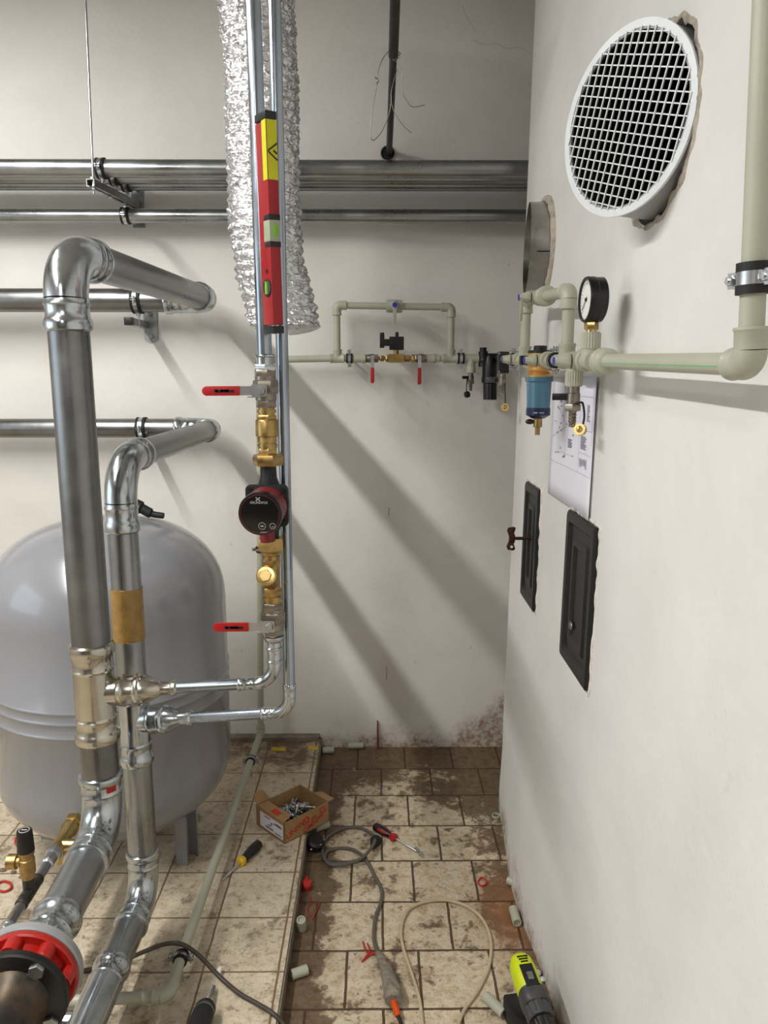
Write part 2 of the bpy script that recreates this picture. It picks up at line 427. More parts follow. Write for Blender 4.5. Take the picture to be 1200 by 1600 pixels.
# back wall
bk = MB(); bk.box((-1.2, DB + .2, 1.65), (3.8, .4, 3.3)); wb = struct(bk.build('wall_back', WALLB))
# right wall as a slab whose face follows wall_x
ys = [-2.5 + i*.07 for i in range(81)]; ys = [y for y in ys if y < RE - .03] + [RE - .02, RE]
zs = [0, .02, .05, .08, .12, .16, .2, .25, .3, .36, .43, .5, .6, .75, 1.0, 1.3, 1.6, 1.9, 2.2, 2.5, 2.8, 3.3]
bm = bmesh.new(); grid = [[bm.verts.new((wall_x(y, z) + .0025*noise.noise(V((y*6, z*6, 0))), y, z)) for z in zs] for y in ys]
bgr = [[bm.verts.new((.95, y, z)) for z in (0, 3.3)] for y in (ys[0], ys[-1])]
for i in range(len(ys) - 1):
    for j in range(len(zs) - 1): bm.faces.new((grid[i][j], grid[i+1][j], grid[i+1][j+1], grid[i][j+1]))
bm.faces.new([bgr[0][0], bgr[0][1], bgr[1][1], bgr[1][0]])
bm.faces.new([grid[0][j] for j in range(len(zs))] + [bgr[0][1], bgr[0][0]])
bm.faces.new([grid[-1][j] for j in range(len(zs) - 1, -1, -1)] + [bgr[1][0], bgr[1][1]])
bm.faces.new([grid[i][0] for i in range(len(ys) - 1, -1, -1)] + [bgr[0][0], bgr[1][0]])
bm.faces.new([grid[i][-1] for i in range(len(ys))] + [bgr[1][1], bgr[0][1]])
w = MB(); w.bm.free(); w.bm = bm; wr = w.build('wall_right', WALLR)
struct(wr)
mb = MB(); mb.box((.9, DB - .2, 1.65), (.1, .7, 3.3)); struct(mb.build('wall_recess', WALLO))
def cut(target, cutter_mb):
    c = cutter_mb.build('cutter', WALLO)
    md = target.modifiers.new('cut', 'BOOLEAN'); md.operation = 'DIFFERENCE'; md.solver = 'EXACT'; md.object = c
    dg = bpy.context.evaluated_depsgraph_get(); dg.update()
    me = bpy.data.meshes.new_from_object(target.evaluated_get(dg))
    me.set_sharp_from_angle(angle=math.radians(30)); target.modifiers.clear(); old = target.data; target.data = me; bpy.data.meshes.remove(old)
    bpy.data.objects.remove(c)
# hole of the big vent: ragged circle broken through the plaster
VC = V((.4174, 1.385, 2.024)); VN = V((-math.cos(math.radians(26.9)), -math.sin(math.radians(26.9)), 0)); VR = .150
Z3 = V((0, 0, 1)); VU = V((VN.y, -VN.x, 0))          # along the disc, towards +Y
rings = []
for d in (-.02, -.33):
    rings.append([VC + VN*d + (VU*math.cos(a) + Z3*math.sin(a))*(VR + .006 + .010*noise.noise(V((math.cos(a)*5, math.sin(a)*5, 1.0)))) for a in [2*PI*k/80 for k in range(80)]])
cut(wr, MB().rings(rings))
# ------------------------------------------------------------------ big heating pipes
X_, Y_, Z_ = V((1, 0, 0)), V((0, 1, 0)), V((0, 0, 1))
def clamp_mesh(t, c, ax, r, bolt, ears, w=.022, tail=None):
    """two-piece pipe clamp: rubber lining, steel band, ears with screws, threaded tail"""
    ax = V(ax).normalized(); ears = V(ears).normalized()
    m = MB(); m.band(c - ax*w*.42, ax, r*1.005, .005, w*.34); m.band(c + ax*w*.42, ax, r*1.005, .005, w*.34); m.band(c, ax, r*1.003, .0022, w*1.1)
    m.build('rubber_lining', RUBBER, t)
    m = MB(); m.band(c, ax, r + .0022, .0026, w*.62)
    o = ears.cross(ax)
    for s in (-1, 1):
        p = V(c) + ears*s*(r + .011)
        R = Matrix((ears, ax, o)).transposed()
        m.box(p + o*.0035, (.016, w*.62, .0025), R); m.box(p - o*.0035, (.016, w*.62, .0025), R)
    m.build('band', ZINC, t)
    for s in (-1, 1):
        p = V(c) + ears*s*(r + .0115)
        k = MB(); k.cyl(p - o*.014, p + o*.014, .0026, seg=10); k.hexa(p + o*.006, p + o*.012, .0058); k.build('screw', ZINC, t)
    if tail:
        b = V(bolt).normalized(); m = MB()
        m.hexa(V(c) + b*(r + .003), V(c) + b*(r + .014), .0085); m.cyl(V(c) + b*(r + .01), V(c) + b*(r + .01 + tail), .004, seg=12)
        m.build('threaded_stud', ZINC, t)
def clamp(name, label, c, ax, r, bolt, ears, w=.022, tail=.04, group=None):
    t = thing(name, label, 'pipe clamp', c, group); clamp_mesh(t, V(c), ax, r, bolt, ears, w, tail); return t

# run A: wall pipe, pipe to the front, riser with tee, bottom run to the flanges
rA = .0445; EA, LA = .10, .07
A0 = V((-.632, 3.0, 1.885)); A1 = V((-.682, 1.745, 1.868)); A2 = V((-.678, 1.745, .50)); A3 = V((-.660, 1.375, .50))
tA = thing('heating_pipe', 'thick grey steel pipe run whose tall riser stands foremost before the tank', 'pipe', (A2.x, A2.y, .42))
dA = (A1 - A0).normalized(); vA = (A2 - A1).normalized(); hA = (A3 - A2).normalized()
m = MB(); e0 = elbow(m, A0, -X_, dA, rA, EA, LA); m.build('elbow', GALV, tA)
m = MB(); e1 = elbow(m, A1, -dA, vA, rA, EA, LA); m.build('elbow', GALV, tA)
m = MB(); e2 = elbow(m, A2, -vA, hA, rA, .095, .055); m.build('elbow', GALV, tA)
m = MB(); m.cyl((-2.95, 3.0, A0.z), e0[0], rA*.98); m.build('pipe', PIPE, tA)
m = MB(); m.cyl(e0[1], e1[0], rA*.98); m.build('pipe', PIPE, tA)
TA = at(150, 1081, 1.745); TA = A1 + vA*((TA.z - A1.z)/vA.z)
tl = .118
m = MB(); m.cyl(e1[1], TA - vA*tl, rA); m.build('pipe', PIPE, tA)
m = MB(); m.cyl(TA + vA*tl, e2[0], rA); m.build('pipe', PIPE, tA)
m = MB(); m.cyl(TA - vA*.055, TA + vA*.055, rA*1.06, seg=36); m.socket(TA - vA*.05, -vA, rA, .075); m.socket(TA + vA*.05, vA, rA, .075)
bA = (at(430, 1066, 1.75) - TA).normalized()
m.lathe(TA, bA, [(.0, .034), (.058, .034), (.062, .037), (.070, .039), (.078, .035), (.105, .035)])
m.build('tee_fitting', WARMGALV, tA)
# red mark on the elbow socket
sm = MB(); q = e2[0] + vA*.022; sm.band(q, vA, rA*1.075, .0015, .018, 8, -.25, .25, u=V((.75, -.66, 0))); sm.build('red_tag', REDV, tA)
# bottom run: pipe, coupling, flange adapter
m = MB(); m.cyl(e2[1], A3 + hA*-.02, rA); m.build('pipe', PIPEW, tA)
m = MB(); m.socket(A3 + hA*.02, -hA, rA, .075); m.lathe(A3 + hA*.02, hA, [(0, rA*1.05), (.02, rA*1.02), (.05, rA*1.0), (.075, .058)]); m.build('coupling', GALV, tA)

# run B: thinner, behind
rB = .038
B0 = V((-.640, 3.04, 1.402)); B1 = V((-.645, 1.91, 1.394)); B2 = V((-.643, 1.91, .196)); B3 = V((-.640, 1.05, .20))
tB = thing('heating_pipe', 'second steel riser patched with brown tape, right behind the thick front riser', 'pipe', (B2.x, B2.y, .12))
dB = (B1 - B0).normalized(); vB = (B2 - B1).normalized(); hB = (B3 - B2).normalized()
m = MB(); f0 = elbow(m, B0, -X_, dB, rB, .09, .065); m.build('elbow', GALV, tB)
m = MB(); f1 = elbow(m, B1, -dB, vB, rB, .105, .075); m.build('elbow', GALV, tB)
m = MB(); f2 = elbow(m, B2, -vB, hB, rB, .085, .05); m.build('elbow', GALV, tB)
m = MB(); m.cyl((-2.95, 3.04, B0.z), f0[0], rB*.98); m.build('pipe', PIPE, tB)
m = MB(); m.cyl(f0[1], f1[0], rB*.98); m.build('pipe', PIPE, tB)
TB = at(213, 1126, 1.91); TB = B1 + vB*((TB.z - B1.z)/vB.z)
m = MB(); m.cyl(f1[1], TB - vB*.11, rB); m.build('pipe', PIPEW, tB)
m = MB(); m.cyl(TB + vB*.11, f2[0], rB); m.build('pipe', PIPEW, tB)
m = MB(); m.cyl(TB - vB*.055, TB + vB*.055, rB*1.06, seg=36); m.socket(TB - vB*.05, -vB, rB, .07); m.socket(TB + vB*.05, vB, rB, .07)
bB = (at(455, 1114, 1.80) - TB).normalized()
m.lathe(TB, bB, [(0, .032), (.048, .032), (.052, .035), (.06, .036), (.068, .033), (.09, .033)])
m.build('tee_fitting', GALV, tB)
tape0, tape1 = at(190, 918, 1.91).z, at(200, 998, 1.91).z
m = MB()
for k in range(1):
    pr = []
    n = 14
    rings = []
    for i in range(n + 1):
        z = tape1 + (tape0 - tape1)*i/n; c = B1 + vB*((z - B1.z)/vB.z)
        rings.append([c + V((math.cos(a)*(rB + .002 + .0012*noise.noise(V((math.cos(a)*3, math.sin(a)*3, z*50)))), math.sin(a)*(rB + .002), .006*noise.noise(V((math.cos(a)*2, math.sin(a)*2, 3.0 + i//14*5))))) for a in [2*PI*j/32 for j in range(32)]])
    m.rings(rings)
m.build('tape_wrap', TAPE, tB)
cB = at(172, 1497, 1.60); cB = B2 + hB*(B2.y - 1.60)
m = MB(); m.cyl(f2[1], cB, rB); m.build('pipe', PIPEW, tB)
m = MB(); m.socket(cB - hB*-.02, -hB, rB, .07); m.cyl(cB + hB*.01, cB + hB*.30, rB*1.06, seg=36); 
sd = cB + hB*.12
m.lathe(sd, -X_, [(0, .024), (.055, .024), (.06, .029), (.066, .031), (.074, .029), (.08, .026), (.11, .026), (.118, .031), (.128, .031), (.135, .026)])
m.socket(cB + hB*.29, hB, rB, .07); m.build('tee_fitting', GALV, tB)
m = MB(); m.cyl(cB + hB*.34, B3, rB); m.build('pipe', PIPEW, tB)

# branch of run A: reducer, thin pipe, bend up
rP = .0142
PB = at(430, 1066, 1.75)
up = (at(413, 540, 1.75) - PB).normalized()
def on_up(y):     # point of the pump line at photo row y
    a = at(420, y, 1.75); return PB + up*((a.z - PB.z)/up.z)
def xs_(y): return on_up(y)
r0 = TA + bA*.098
tr1 = thing('branch_pipe', 'thin zinc pipe from the front riser tee, bending up under the lower red-handled valve', 'pipe', r0)
m = MB(); m.lathe(r0, bA, [(0, .037), (.004, .0395), (.010, .0395), (.014, .034), (.024, .034), (.058, .0185), (.062, .0165), (.085, .0165), (.088, .0195), (.096, .0195), (.100, .0145)])
m.build('reducer', WARMGALV, tr1)
kA = PB - bA*.085
m = MB(); m.cyl(r0 + bA*.09, kA, rP, seg=24); m.build('pipe', THIN, tr1)
m = MB(); g = elbow(m, PB, -bA, up, rP, .045, .045, 24); m.build('elbow', GALV, tr1)
s0, s1, s2 = on_up(1036), on_up(1003), on_up(992)
m = MB(); m.cyl(on_up(1040), s1, rP*1.12, seg=24)
for y in (1032, 1012): m.torus(on_up(y), up, rP*1.12, .0035)
m.lathe(s1, up, [(0, rP*1.1), (.004, .021), (.010, .024), (.016, .024), ((s2 - s1).length, .018)], 24)
m.build('press_adapter', GALV, tr1)
# branch of run B: reducer, thin pipe, riser out of the frame
q0 = TB + bB*.082; QB = at(453, 1113, 1.80)
upq = (at(441, 560, 1.80) - QB).normalized(); QT = QB + upq*2.35
tr2 = thing('branch_pipe', 'thin zinc riser right of the pump, coming from the second riser tee', 'pipe', q0)
m = MB(); m.lathe(q0, bB, [(0, .034), (.004, .037), (.010, .037), (.014, .031), (.024, .031), (.05, .0185), (.054, .0165), (.075, .0165), (.078, .0195), (.086, .0195), (.09, .0145)])
m.build('reducer', GALV, tr2)
m = MB(); m.cyl(q0 + bB*.08, QB - bB*.07, rP, seg=24); m.build('pipe', THIN, tr2)
m = MB(); elbow(m, QB, -bB, upq, rP, .04, .036, 24); m.build('elbow', GALV, tr2)
m = MB(); m.cyl(QB + upq*.07, QT, rP, seg=28); m.build('pipe', THIN, tr2)

# ---- pump line from bottom to top
PXM = 1.86/1200          # metres per pixel on this line
def hexs(m, y0, y1, wpx, ph=.3): m.hexa(on_up(y0), on_up(y1), wpx*PXM*.5*1.06, ph)
def rnd(m, y0, y1, wpx, seg=32): m.cyl(on_up(y0), on_up(y1), wpx*PXM*.5, seg=seg)
def lever_valve(label, group, ya, yb, yh, tip, xbody):
    """nickel ball valve; ya > yb photo rows of its ends, yh row of the lever hub"""
    t = thing('ball_valve', label, 'valve', on_up(ya), group)
    m = MB(); H_ = ya - yb
    hexs(m, ya, ya - H_*.24, 30); rnd(m, ya - H_*.2, ya - H_*.82, 31); hexs(m, ya - H_*.36, ya - H_*.72, 35, .55); hexs(m, ya - H_*.76, yb, 31)
    hub = on_up(yh) + V((-.006, -.03, 0)); m.cyl(on_up(yh), hub, .011, seg=20)
    m.build('body', NICKEL, t)
    tipp = at(tip[0], tip[1], hub.y); dl = (tipp - hub); L = dl.length; dl.normalize(); n = V((0, -1, 0)); wv = n.cross(dl).normalized()
    R = Matrix((dl, wv, n)).transposed()
    m = MB(); m.box(hub + dl*L*.17, (L*.40, .020, .0025), R); m.box(hub + dl*.004 , (.034, .027, .003), R)
    m.box(hub + dl*.016 + wv*.014 + n*-.005, (.03, .0025, .012), R)
    lv = m.build('lever', ZINC, t)
    m = MB(); m.hexa(hub - Y_*.001, hub - Y_*.011, .0085); m.cyl(hub - Y_*.01, hub - Y_*.014, .004, seg=12); m.build('lever_nut', ZINC, lv)
    a, b = hub + dl*L*.36, hub + dl*(L - .010); pts = []
    wg = .0105
    for k in range(9): 
        an = -PI/2 + PI*k/8; pts.append(b + dl*math.cos(an)*.0105 + wv*math.sin(an)*wg)
    pts += [a + wv*wg, a - wv*wg]
    m = MB(); m.prism([p + n*.004 for p in pts], n*-.008); gr = m.build('grip', RED, t, bevel=.002)
    m = MB()
    for k, (s, wd) in enumerate(((.50, .012), (.56, .004), (.585, .01), (.63, .015), (.70, .018), (.76, .008))):
        m.box(hub + dl*L*s + n*.0046 + wv*(.0006*(-1)**k), (wd, .0055, .0008), R)
    m.build('worn_print', BLACK, gr)
    return t
lever_valve('chrome ball valve with long red lever over the tank, below the strainer', 'long red lever valves beside the pump', 992, 941, 973, (333, 980), 0)
t = thing('strainer', 'brass strainer with round hexagon plug facing out, below the pump', 'strainer', on_up(941))
m = MB(); rnd(m, 941, 936, 26); rnd(m, 937, 931, 29); rnd(m, 932, 928, 24); hexs(m, 929, 917, 29); rnd(m, 920, 880, 25); hexs(m, 886, 872, 27); rnd(m, 873, 868, 27); rnd(m, 869, 864, 23)
pl = on_up(896) + V((-.006, -.045, .006)); m.cyl(on_up(912), pl, .0185); m.build('body', BRASS, t)
pd = V((-.1, -.93, .33)).normalized()
m = MB(); m.lathe(pl - pd*.004, pd, [(0, .020), (.002, .0235), (.007, .0235), (.010, .0205), (.011, .013)]); m.hexa(pl + pd*.006, pl + pd*.0125, .0145, .2, .1); m.build('plug', BRASSL, t)
# pump
t = thing('circulator_pump', 'black circulator pump with red housing and round black control face', 'pump', on_up(857))
m = MB(); hexs(m, 866, 858, 30); m.hexa(on_up(859), on_up(840), 38*PXM*.55, .1, .2); m.build('union_nut', BRASS, t)
m = MB(); m.hexa(on_up(727), on_up(710), 42*PXM*.55, .45, .2); m.build('union_nut', BRASS, t)
pc = on_up(786)
m = MB(); m.lathe(on_up(842), up, [(0, .020), (.02, .021), (.045, .032), (.105, .032), (.145, .019), ((on_up(726) - on_up(842)).length, .018)], 32)
m.ball(pc + V((0, .0, 0)), .047, 28, (1, .72, 1)); m.build('housing', CASTBLACK, t)
m = MB(); sq = []
for sx, sz in ((1, 1), (-1, 1), (-1, -1), (1, -1)):
    for k in range(5):
        a = {(1, 1): 0, (-1, 1): PI/2, (-1, -1): PI, (1, -1): 1.5*PI}[(sx, sz)] + PI/2*k/4
        sq.append(pc + V((sx*.036 + .012*math.cos(a), -.028, sz*.036 + .012*math.sin(a))))
m.prism(sq, V((0, -.012, 0))); m.build('motor_flange', CASTBLACK, t, bevel=.0015)
for sx in (1, -1):
    for sz in (1, -1):
        m = MB(); m.cyl(pc + V((sx*.036, -.038, sz*.036)), pc + V((sx*.036, -.046, sz*.036)), .005, seg=12); m.build('flange_bolt', BLACK, t)
hx = pc + V((0, -.04, 0)); hd = V((-.05, -1, -.06)).normalized()
m = MB(); m.lathe(hx, hd, [(0, .044), (.006, .0462), (.045, .0462), (.062, .0452)], 48); m.build('motor_housing', PUMPRED, t)
m = MB(); m.lathe(hx + hd*.06, hd, [(0, .0465), (.004, .048), (.016, .048), (.020, .0465), (.021, .043)], 56); fo = m.build('control_face', SCREEN, t)
m = MB(); m.torus(hx + hd*.0808, hd, .0425, .0006, 48, 6); m.build('face_ring', PUMPRED, fo)
m = MB(); m.cyl(on_up(842) + V((-.002, -.03, .0)), on_up(824) + V((-.004, -.03, .0)), .017, seg=24); m.build('cable_plug', PUMPRED, t)
fu = V((1, 0, 0)); fu = (fu - hd*fu.dot(hd)).normalized(); fv = (-hd).cross(fu); fv = fv if fv.z > 0 else -fv
fc = hx + hd*.0815
text('GRUNDFOS', .0072, fc + fu*-.0205 + fv*.0235, fu, fv, PRINT, fo)
m = MB()
for sx in (-1, 1):
    Rl = Matrix((( fu*math.cos(.7*sx) + fv*math.sin(.7*sx)), (-fu*math.sin(.7*sx) + fv*math.cos(.7*sx)), hd)).transposed()
    m.box(fc + fu*-.003 + fv*.0335 , (.012, .0022, .0006), Rl)
m.build('maker_mark', PRINT, fo)
m = MB(); Rf = Matrix((fu, fv, hd)).transposed()
for p, r in ((fu*.004 + fv*-.026, .0075), (fu*.027 + fv*-.026, .0062)): m.torus(fc + p, hd, r, .0006, 24, 6)
m.box(fc + fu*.004 + fv*-.026, (.007, .003, .0006), Rf); m.box(fc + fu*.027 + fv*-.0275, (.005, .0016, .0006), Rf); m.box(fc + fu*.007 + fv*-.040, (.014, .0014, .0005), Rf)
m.build('button_print', PRINT, fo)
# check valve above the pump
t = thing('check_valve', 'brass check valve with wide polished collar, between pump and upper red lever valve', 'valve', on_up(711))
m = MB(); hexs(m, 712, 700, 28, .2); rnd(m, 701, 697, 27); rnd(m, 698, 693, 29); rnd(m, 694, 690, 25); rnd(m, 691, 681, 28); m.lathe(on_up(682), up, [(0, .0245), (.002, .026), (.035, .026), (.038, .0245)]); hexs(m, 657, 648, 29); rnd(m, 649, 644, 24); rnd(m, 645, 640, 28); rnd(m, 641, 635, 24)
m.build('body', BRASS, t)
lever_valve('chrome ball valve with long red lever against the white wall, above the pump', 'long red lever valves beside the pump', 637, 577, 610, (316, 611), 0)
t = thing('riser_pipe', 'shiny zinc pipe rising from the upper red-lever valve past the spirit level', 'pipe', on_up(577))
m = MB(); m.cyl(on_up(572), on_up(-60), .0165, seg=30); m.build('pipe', THIN, t)
m = MB(); m.hexa(on_up(579), on_up(570), .026, .1); m.cyl(on_up(572), on_up(553), .0185, seg=30); m.torus(on_up(556), up, .0185, .004); m.build('press_adapter', GALV, t)

# flanged valve at the lower left
fx = A3 + hA*.02
t = thing('flanged_valve', 'red flanged valve bolted between grey and black flanges on the front run', 'valve', fx + hA*.075)
p = fx + hA*.065
def disc(m, a, L, r, seg=56): m.lathe(a, hA, [(0, r - .003), (.003, r), (L - .003, r), (L, r - .003)], seg)
m = MB(); disc(m, p, .020, .097); m.build('flange', SILVERCAP, t)
m = MB(); disc(m, p + hA*.020, .014, .094); m.lathe(p + hA*.033, hA, [(0, .077), (.02, .074), (.034, .076)], 48)
u_, w_ = frame(hA); w_ = w_ if w_.z > 0 else -w_
u_ = u_ if u_.x > 0 else -u_
for k in range(8):
    a = math.radians(9) + k*PI/4; c = p + hA*.033 + (u_*math.cos(a) + w_*math.sin(a))*.077
    if k % 2: m.lathe(c, hA, [(0, .016), (.028, .0155), (.031, .012)], 20)
    else: m.lathe(c, hA, [(0, .017), (.030, .016), (.030, .010), (.006, .010)], 20)
m.build('valve_body', REDV, t)
m = MB(); disc(m, p + hA*.066, .018, .093); m.build('flange', CASTBLACK, t)
for k in range(4):
    a = math.radians(54) + k*PI/2; c = p + (u_*math.cos(a) + w_*math.sin(a))*.077
    m = MB(); m.cyl(c - hA*.012, c + hA*.086, .008, seg=16); m.hexa(c + hA*.083, c + hA*.093, .0145); m.hexa(c - hA*.014, c - hA*.001, .0145); m.build('bolt', ZINCD, t)
m = MB(); m.lathe(p + hA*.082, hA, [(0, .064), (.018, .052), (.055, .046), (.1, .0445), (.5, .0445)], 40); m.build('welded_stub', RUSTPIPE, t)

# ------------------------------------------------------------------ pipes on the strut
zP = 2.318
for i, (yy, lab) in enumerate(((2.86, 'zinc wall pipe nearest the camera on top of the strut bracket'), (2.955, 'middle of the three zinc wall pipes on top of the strut bracket'), (3.05, 'rear zinc wall pipe on the strut bracket, touching the wall side'))):
    m = MB(); m.cyl((-2.95, yy, zP), (.84, yy, zP), .030, seg=32); tag(m.build('wall_pipe', PIPEW, None, loc=(-1.2, yy, zP)), lab, 'pipe', 'three pipes lying on the strut')
yL, zL = 3.03, 2.194
m = MB(); m.cyl((-2.95, yL, zL), (.84, yL, zL), .0255, seg=32); tag(m.build('wall_pipe', PIPEW, None, loc=(-1.2, yL, zL)), 'single zinc wall pipe hanging below the strut bracket', 'pipe')
sf = V((-.925, DB, 2.251)); sn = V((-.975, 2.773, 2.251)); sd_ = (sn - sf).normalized(); sxv = sd_.cross(Z_).normalized()
t = thing('strut_bracket', 'zinc strut arm sticking out of the back wall under the upper pipes', 'bracket', sf)
Rs = Matrix((sxv, sd_, Z_)).transposed(); Ls = (sn - sf).length
m = MB()
for o, s in ((sxv*.013, (.002, Ls, .022)), (sxv*-.013, (.002, Ls, .022)), (Z_*.011, (.028, Ls, .002)), (Z_*-.011 + sxv*.009, (.01, Ls, .002)), (Z_*-.011 - sxv*.009, (.01, Ls, .002))):
    m.box((sf + sn)/2 + o, s, Rs)
m.build('channel', ZINCD, t)
m = MB(); m.box(sf + V((0, -.003, 0)), (.045, .005, .16)); m.build('wall_plate', ZINCD, t)
for dz in (.06, -.06):
    m = MB(); m.hexa(sf + V((0, -.004, dz)), sf + V((0, -.014, dz)), .009); m.build('anchor_bolt', ZINC, t)
m = MB(); m.hexa(sn - sd_*.02 - Z_*.012, sn - sd_*.02 - Z_*.022, .01); m.cyl(sn - sd_*.02 - Z_*.01, sn - sd_*.02 - Z_*.034, .004, seg=10); m.build('nut', ZINC, t); m = MB(); m.hexa(sn - sd_*.14 - Z_*.012, sn - sd_*.14 - Z_*.02, .009); m.build('nut', ZINC, t)
rt = at(131, -60, 2.80)
m = MB(); m.tube([sn - sd_*.02 - Z_*.03, rt], .0042, 12); m.hexa(sn - sd_*.02 + Z_*.013, sn - sd_*.02 + Z_*.021, .009); tag(m.build('threaded_rod', ZINC, None, loc=sn - sd_*.02), 'long thin threaded rod hanging from above to the strut end', 'rod')
for yy, lab in ((2.86, 'rubber-lined clamp at the outer end of the strut'), (2.955, 'rubber-lined clamp second from the outer end of the strut'), (3.05, 'rubber-lined clamp on the strut closest to the wall')):
    k = (yy - sf.y)/sd_.y; c = V((sf.x + sd_.x*k, yy, zP))
    clamp('pipe_clamp', lab, c, X_, .030, -Z_, Y_, .026, .024, 'clamps of the strut')
k = (yL - sf.y)/sd_.y
clamp('pipe_clamp', 'rubber-lined clamp hanging under the strut around the single pipe', (sf.x + sd_.x*k, yL, zL), X_, .0255, Z_, Y_, .026, .02, 'clamps of the strut')

# brackets of the wall pipes of the two runs
def rail_bracket(label, px, py, L, h):
    b = at(px, py, DB); t = thing('wall_bracket', label, 'bracket', b, 'small rail brackets on the back wall')
    m = MB(); pts = []
    for k in range(24):
        a = 2*PI*k/24; pts.append(b + V((.028*math.cos(a)*(1 if abs(math.cos(a)) < .9 else .97), -.001, math.copysign(h/2 - .02, math.sin(a)) + .022*math.sin(a))))
    m.prism(pts, V((0, -.005, 0))); m.build('wall_plate', ZINCD, t)
    for dz in (h*.33, -h*.33):
        m = MB(); m.hexa(b + V((0, -.005, dz)), b + V((0, -.015, dz)), .009); m.cyl(b + V((0, -.005, dz)), b + V((0, -.022, dz)), .004, seg=10); m.build('anchor_bolt', ZINC, t)
    m = MB(); m.box(b + V((-.02, -L/2, 0)), (.026, L, .026)); m.build('rail', ZINCD, t)
    m = MB(); m.box(b + V((-.02, -L - .012, 0)), (.029, .03, .029)); m.build('end_cap', BLACK, t, bevel=.002)
rail_bracket('short rail bracket with black cap under the upper wall pipe', 236, 508, .20, .135)
rail_bracket('short rail bracket mostly hidden behind the lower wall pipe', 243, 690, .17, .12)
clamp('pipe_clamp', 'big rubber-lined clamp on the upper wall pipe by the capped bracket', (at(215, 467, 3.0).x, 3.0, A0.z), X_, rA, -Z_, -Y_, .03, .05, 'clamps of the big wall pipes')
clamp('pipe_clamp', 'big rubber-lined clamp on the lower wall pipe beside its elbow', (at(222, 662, 3.04).x, 3.04, B0.z), X_, rB, -Z_, -Y_, .03, .05, 'clamps of the big wall pipes')

# ------------------------------------------------------------------ expansion tank
TC = V((-.862, 2.385, .05)); TR = .366
t = thing('expansion_tank', 'large light grey expansion tank on short legs behind the risers', 'tank', TC)
prof = []
def dome(z0, z1, n, p, rev):
    for i in range(n + 1):
        s = i/n; a = s*PI/2
        prof.append((z0 + (z1 - z0)*(math.sin(a)**(2/p)), TR*(math.cos(a)**(2/p))))
low = [(.385 - (.385 - .155)*(math.sin(a)**(2/2.35)), TR*(max(math.cos(a), 0)**(2/2.35))) for a in [PI/2*i/16 for i in range(16, -1, -1)]]
hi = [(.885 + (1.165 - .885)*(math.sin(a)**(2/2.3)), TR*(max(math.cos(a), 0)**(2/2.3))) for a in [PI/2*i/16 for i in range(0, 17)]]
mid = []
for zr in (.598, .640, .672):
    mid += [(zr - .006, TR), (zr - .003, TR + .0028), (zr, TR + .004), (zr + .003, TR + .0028), (zr + .006, TR)]
m = MB(); m.lathe(V((TC.x, TC.y, 0)), Z_, low + mid + hi, 96); m.build('vessel', TANK, t, sharp=50)
for ang in (-24, 172, 80):
    a = math.radians(ang); c = V((TC.x, TC.y, 0)) + V((math.cos(a), math.sin(a), 0))*.245; R = Matrix.Rotation(a, 3, 'Z')
    m = MB(); m.box(c + V((0, 0, .165)), (.006, .062, .23), R)
    for s in (-1, 1): m.box(c + R @ V((.02, s*.029, 0)) + V((0, 0, .165)), (.04, .005, .23), R)
    m.build('leg', SILVERCAP, t)
gp = [at(x, y, 2.42) for x, y in ((196, 800), (208, 790), (222, 795), (238, 803), (256, 806))]
m = MB(); m.tube(spline(gp, 6), [.018]*6 + [.022]*6 + [.016]*6 + [.010]*6 + [.009], 14); 
gb = m.build('strap', RUBBER, None, loc=gp[2]); tag(gb, 'crumpled black strap lying on top of the grey tank', 'strap')

# service line of the tank: brass tee, pipe, safety valve
zs_ = at(113, 1288, 2.0).z
def sl(x, y): return atz(x, y, zs_)
c0 = sl(113, 1288); sdv = (sl(44, 1397) - sl(113, 1288)).normalized(); LS = (sl(84, 1334) - c0).length
t = thing('service_tee', 'brass service tee screwed into the white socket under the grey tank', 'fitting', c0)
m = MB(); m.lathe(c0 - sdv*.10, sdv, [(0, .038), (.062, .033), (.068, .027)]); m.build('tank_socket', WHITEP, t)
m = MB(); m.hexa(c0 - sdv*.03, c0 + sdv*.006, .026, .1); m.lathe(c0, sdv, [(0, .019), (.012, .018), (.016, .0235), (.03, .0235), (.04, .019), (LS, .018)]);
tq = c0 + sdv*(LS*.72)
m.lathe(tq, X_, [(0, .016), (.055, .015), (.057, .010), (.072, .010)], 24); m.hexa(tq, tq - Z_*.05, .019, .2); m.build('body', BRASSL, t)
d1 = c0 + sdv*LS
t = thing('service_pipe', 'thin grey press pipe running from the brass tank tee to the lower left edge', 'pipe', d1)
m = MB(); m.hexa(d1 - sdv*.012, d1 + sdv*.014, .0225, .2); m.lathe(d1 + sdv*.014, sdv, [(0, .017), (.02, .016), (.026, .018), (.032, .0165), (.036, .012)]); m.build('adapter', ZINC, t)
d2 = d1 + sdv*((sl(60, 1373) - d1).length); d4 = d2 + sdv*.10; d5 = d4 + sdv*.075
m = MB(); m.cyl(d1 + sdv*.03, d2, .0125, seg=24); m.build('pipe', PIPEW, t)
m = MB(); m.cyl(d4, d5, .0125, seg=24); m.build('pipe', PIPEW, t)
m = MB(); m.cyl(d5 + sdv*.05, d5 + sdv*.35, .0125, seg=24); m.build('pipe', PIPEW, t)
tm = d2 + sdv*.05
m = MB(); m.socket(tm - sdv*.02, -sdv, .0135, .032, 24); m.socket(tm + sdv*.02, sdv, .0135, .032, 24); m.cyl(tm - sdv*.03, tm + sdv*.03, .0155); m.cyl(tm, tm + Z_*.045, .0145, seg=24); m.build('tee_fitting', DARKPIPE, t)
